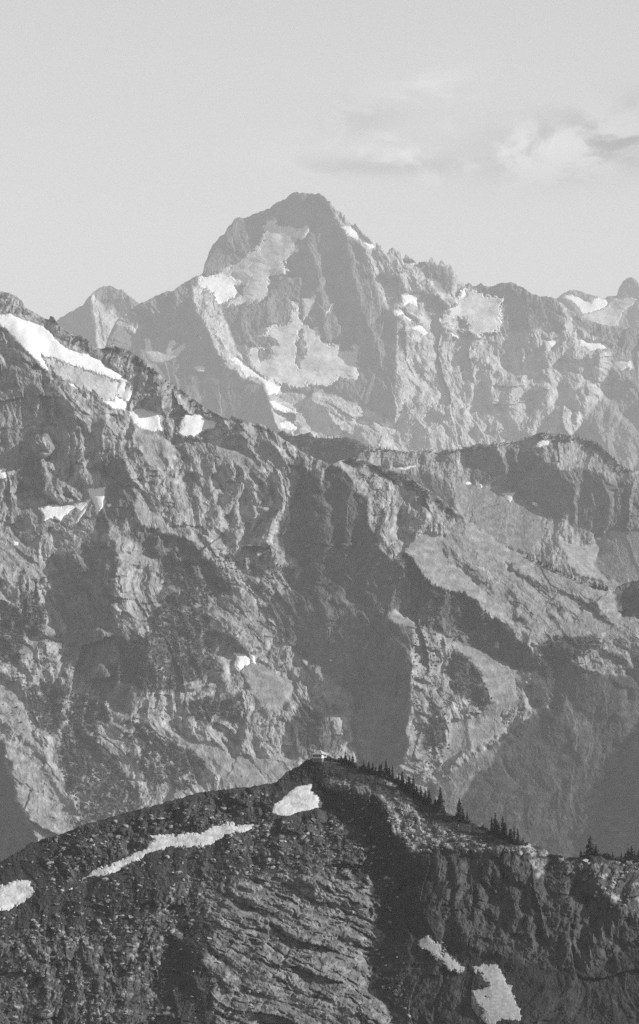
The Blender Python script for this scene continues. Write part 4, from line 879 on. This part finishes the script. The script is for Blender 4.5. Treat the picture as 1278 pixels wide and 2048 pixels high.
# ------------------------------------------------------------------ haze
def haze(density):
    x0, x1, y0, y1, z0, z1 = -80500, 80500, -60500, 100500, -1900, 2480
    co = np.array([[x, y, z] for x in (x0, x1) for y in (y0, y1) for z in (z0, z1)], float)
    f = np.array([[0, 1, 3, 2], [4, 6, 7, 5], [0, 4, 5, 1], [2, 3, 7, 6], [0, 2, 6, 4], [1, 5, 7, 3]])
    m = bpy.data.materials.new('haze'); m.use_nodes = True; nt = m.node_tree; nt.nodes.clear()
    out = nt.nodes.new('ShaderNodeOutputMaterial'); pv = nt.nodes.new('ShaderNodeVolumePrincipled')
    pv.inputs['Density'].default_value = density; pv.inputs['Color'].default_value = (.98, .98, .98, 1)
    pv.inputs['Anisotropy'].default_value = 0.0
    nt.links.new(pv.outputs[0], out.inputs['Volume'])
    o = raw_mesh('haze', co, f, 4, m); o['kind'] = 'stuff'
haze(2.4e-5)

# ------------------------------------------------------------------ light
EL, AZ = 23., 99.                      # sun elevation, compass from +Y towards +X
d = np.array([math.sin(math.radians(AZ))*math.cos(math.radians(EL)), math.cos(math.radians(AZ))*math.cos(math.radians(EL)), math.sin(math.radians(EL))])
sun = bpy.data.lights.new('sun', 'SUN'); sun.energy = 5.; sun.angle = math.radians(.5); sun.color = (1, 1, 1)
so = bpy.data.objects.new('sun', sun); col.objects.link(so)
from mathutils import Vector
so.rotation_euler = Vector(d).to_track_quat('Z', 'Y').to_euler()
so.location = (4000, 0, 3000)
w = bpy.data.worlds.new('World'); scene.world = w; w.use_nodes = True
N = w.node_tree.nodes; K = w.node_tree.links
bg = N['Background']; bg.inputs['Strength'].default_value = .15
sky = N.new('ShaderNodeTexSky'); sky.sky_type = 'NISHITA'; sky.sun_disc = False
sky.sun_elevation = math.radians(EL); sky.sun_rotation = math.radians(AZ)
sky.altitude = 2000
bw = N.new('ShaderNodeRGBToBW'); K.new(sky.outputs[0], bw.inputs[0])
# thin cloud veils (black and white photograph: the sky is neutral grey)
tc = N.new('ShaderNodeTexCoord')
mp = N.new('ShaderNodeMapping'); mp.inputs['Scale'].default_value = (1, 1, 1.7)
K.new(tc.outputs['Generated'], mp.inputs[0])
n1 = N.new('ShaderNodeTexNoise'); n1.inputs['Scale'].default_value = 85; n1.inputs['Detail'].default_value = 6; n1.inputs['Roughness'].default_value = .58; n1.inputs['Distortion'].default_value = .6
K.new(mp.outputs[0], n1.inputs['Vector'])
def math_(op, a, b, clamp=False):
    n = N.new('ShaderNodeMath'); n.operation = op; n.use_clamp = clamp
    for i, x in enumerate((a, b)):
        if hasattr(x, 'links'): K.new(x, n.inputs[i])
        else: n.inputs[i].default_value = x
    return n.outputs[0]
sp = N.new('ShaderNodeSeparateXYZ'); K.new(tc.outputs['Generated'], sp.inputs[0])
# a soft bright puff and a greyer bank of cloud trailing off to the east
def gauss(cx_, cz_, rx, rz, tilt=0.):
    X = math_('SUBTRACT', sp.outputs[0], cx_); Z = math_('SUBTRACT', math_('SUBTRACT', sp.outputs[2], cz_), math_('MULTIPLY', X, tilt))
    a_ = math_('DIVIDE', X, rx); b_ = math_('DIVIDE', Z, rz)
    return math_('POWER', 2.718, math_('MULTIPLY', math_('ADD', math_('MULTIPLY', a_, a_), math_('MULTIPLY', b_, b_)), -1.0))
def ramp(x, lo, hi):
    n = N.new('ShaderNodeMapRange'); n.interpolation_type = 'SMOOTHSTEP'
    n.inputs[1].default_value = lo; n.inputs[2].default_value = hi; K.new(x, n.inputs[0]); return n.outputs[0]
bright = math_('ADD', math_('MULTIPLY', gauss(.036, .0885, .014, .004), .7), math_('ADD', gauss(.0185, .0945, .008, .0065), math_('MULTIPLY', gauss(.013, .0865, .016, .0035), .8)))
dark = math_('ADD', gauss(.052, .0895, .022, .0055, .14), math_('ADD', math_('MULTIPLY', gauss(.010, .0845, .014, .0016), .5), math_('MULTIPLY', gauss(.006, .0925, .008, .003), .35)))
cb = math_('MULTIPLY', math_('MULTIPLY', bright, ramp(n1.outputs[0], .34, .62)), .26)
cd = math_('MULTIPLY', math_('MULTIPLY', dark, ramp(n1.outputs[0], .60, .42)), -.5)
fac = math_('ADD', 1.0, math_('ADD', cb, cd))
fin = math_('MULTIPLY', bw.outputs[0], fac)
cc = N.new('ShaderNodeCombineColor')
for i in range(3): K.new(fin, cc.inputs[i])
K.new(cc.outputs[0], bg.inputs['Color'])

# ------------------------------------------------------------------ camera
cam = bpy.data.cameras.new('camera'); co_ = bpy.data.objects.new('camera', cam); col.objects.link(co_)
cam.sensor_fit = 'VERTICAL'; cam.sensor_height = 36.; cam.sensor_width = 24.
cam.lens = 36.*F/2048.
cam.shift_y = (VH-1024.)/2048.
cam.clip_start = 1.; cam.clip_end = 200000.
co_.rotation_euler = (math.pi/2, 0, 0)
scene.camera = co_
vs_ = scene.view_settings
scene.display_settings.display_device = 'sRGB'
vs_.view_transform = 'Standard'; vs_.look = 'None'; vs_.exposure = .2; vs_.gamma = 1.; vs_.use_curve_mapping = False
cy = scene.cycles
cy.max_bounces = 4; cy.diffuse_bounces = 2; cy.glossy_bounces = 1; cy.transmission_bounces = 0; cy.volume_bounces = 0
cy.use_denoising = False
print('script', time.time()-T0)
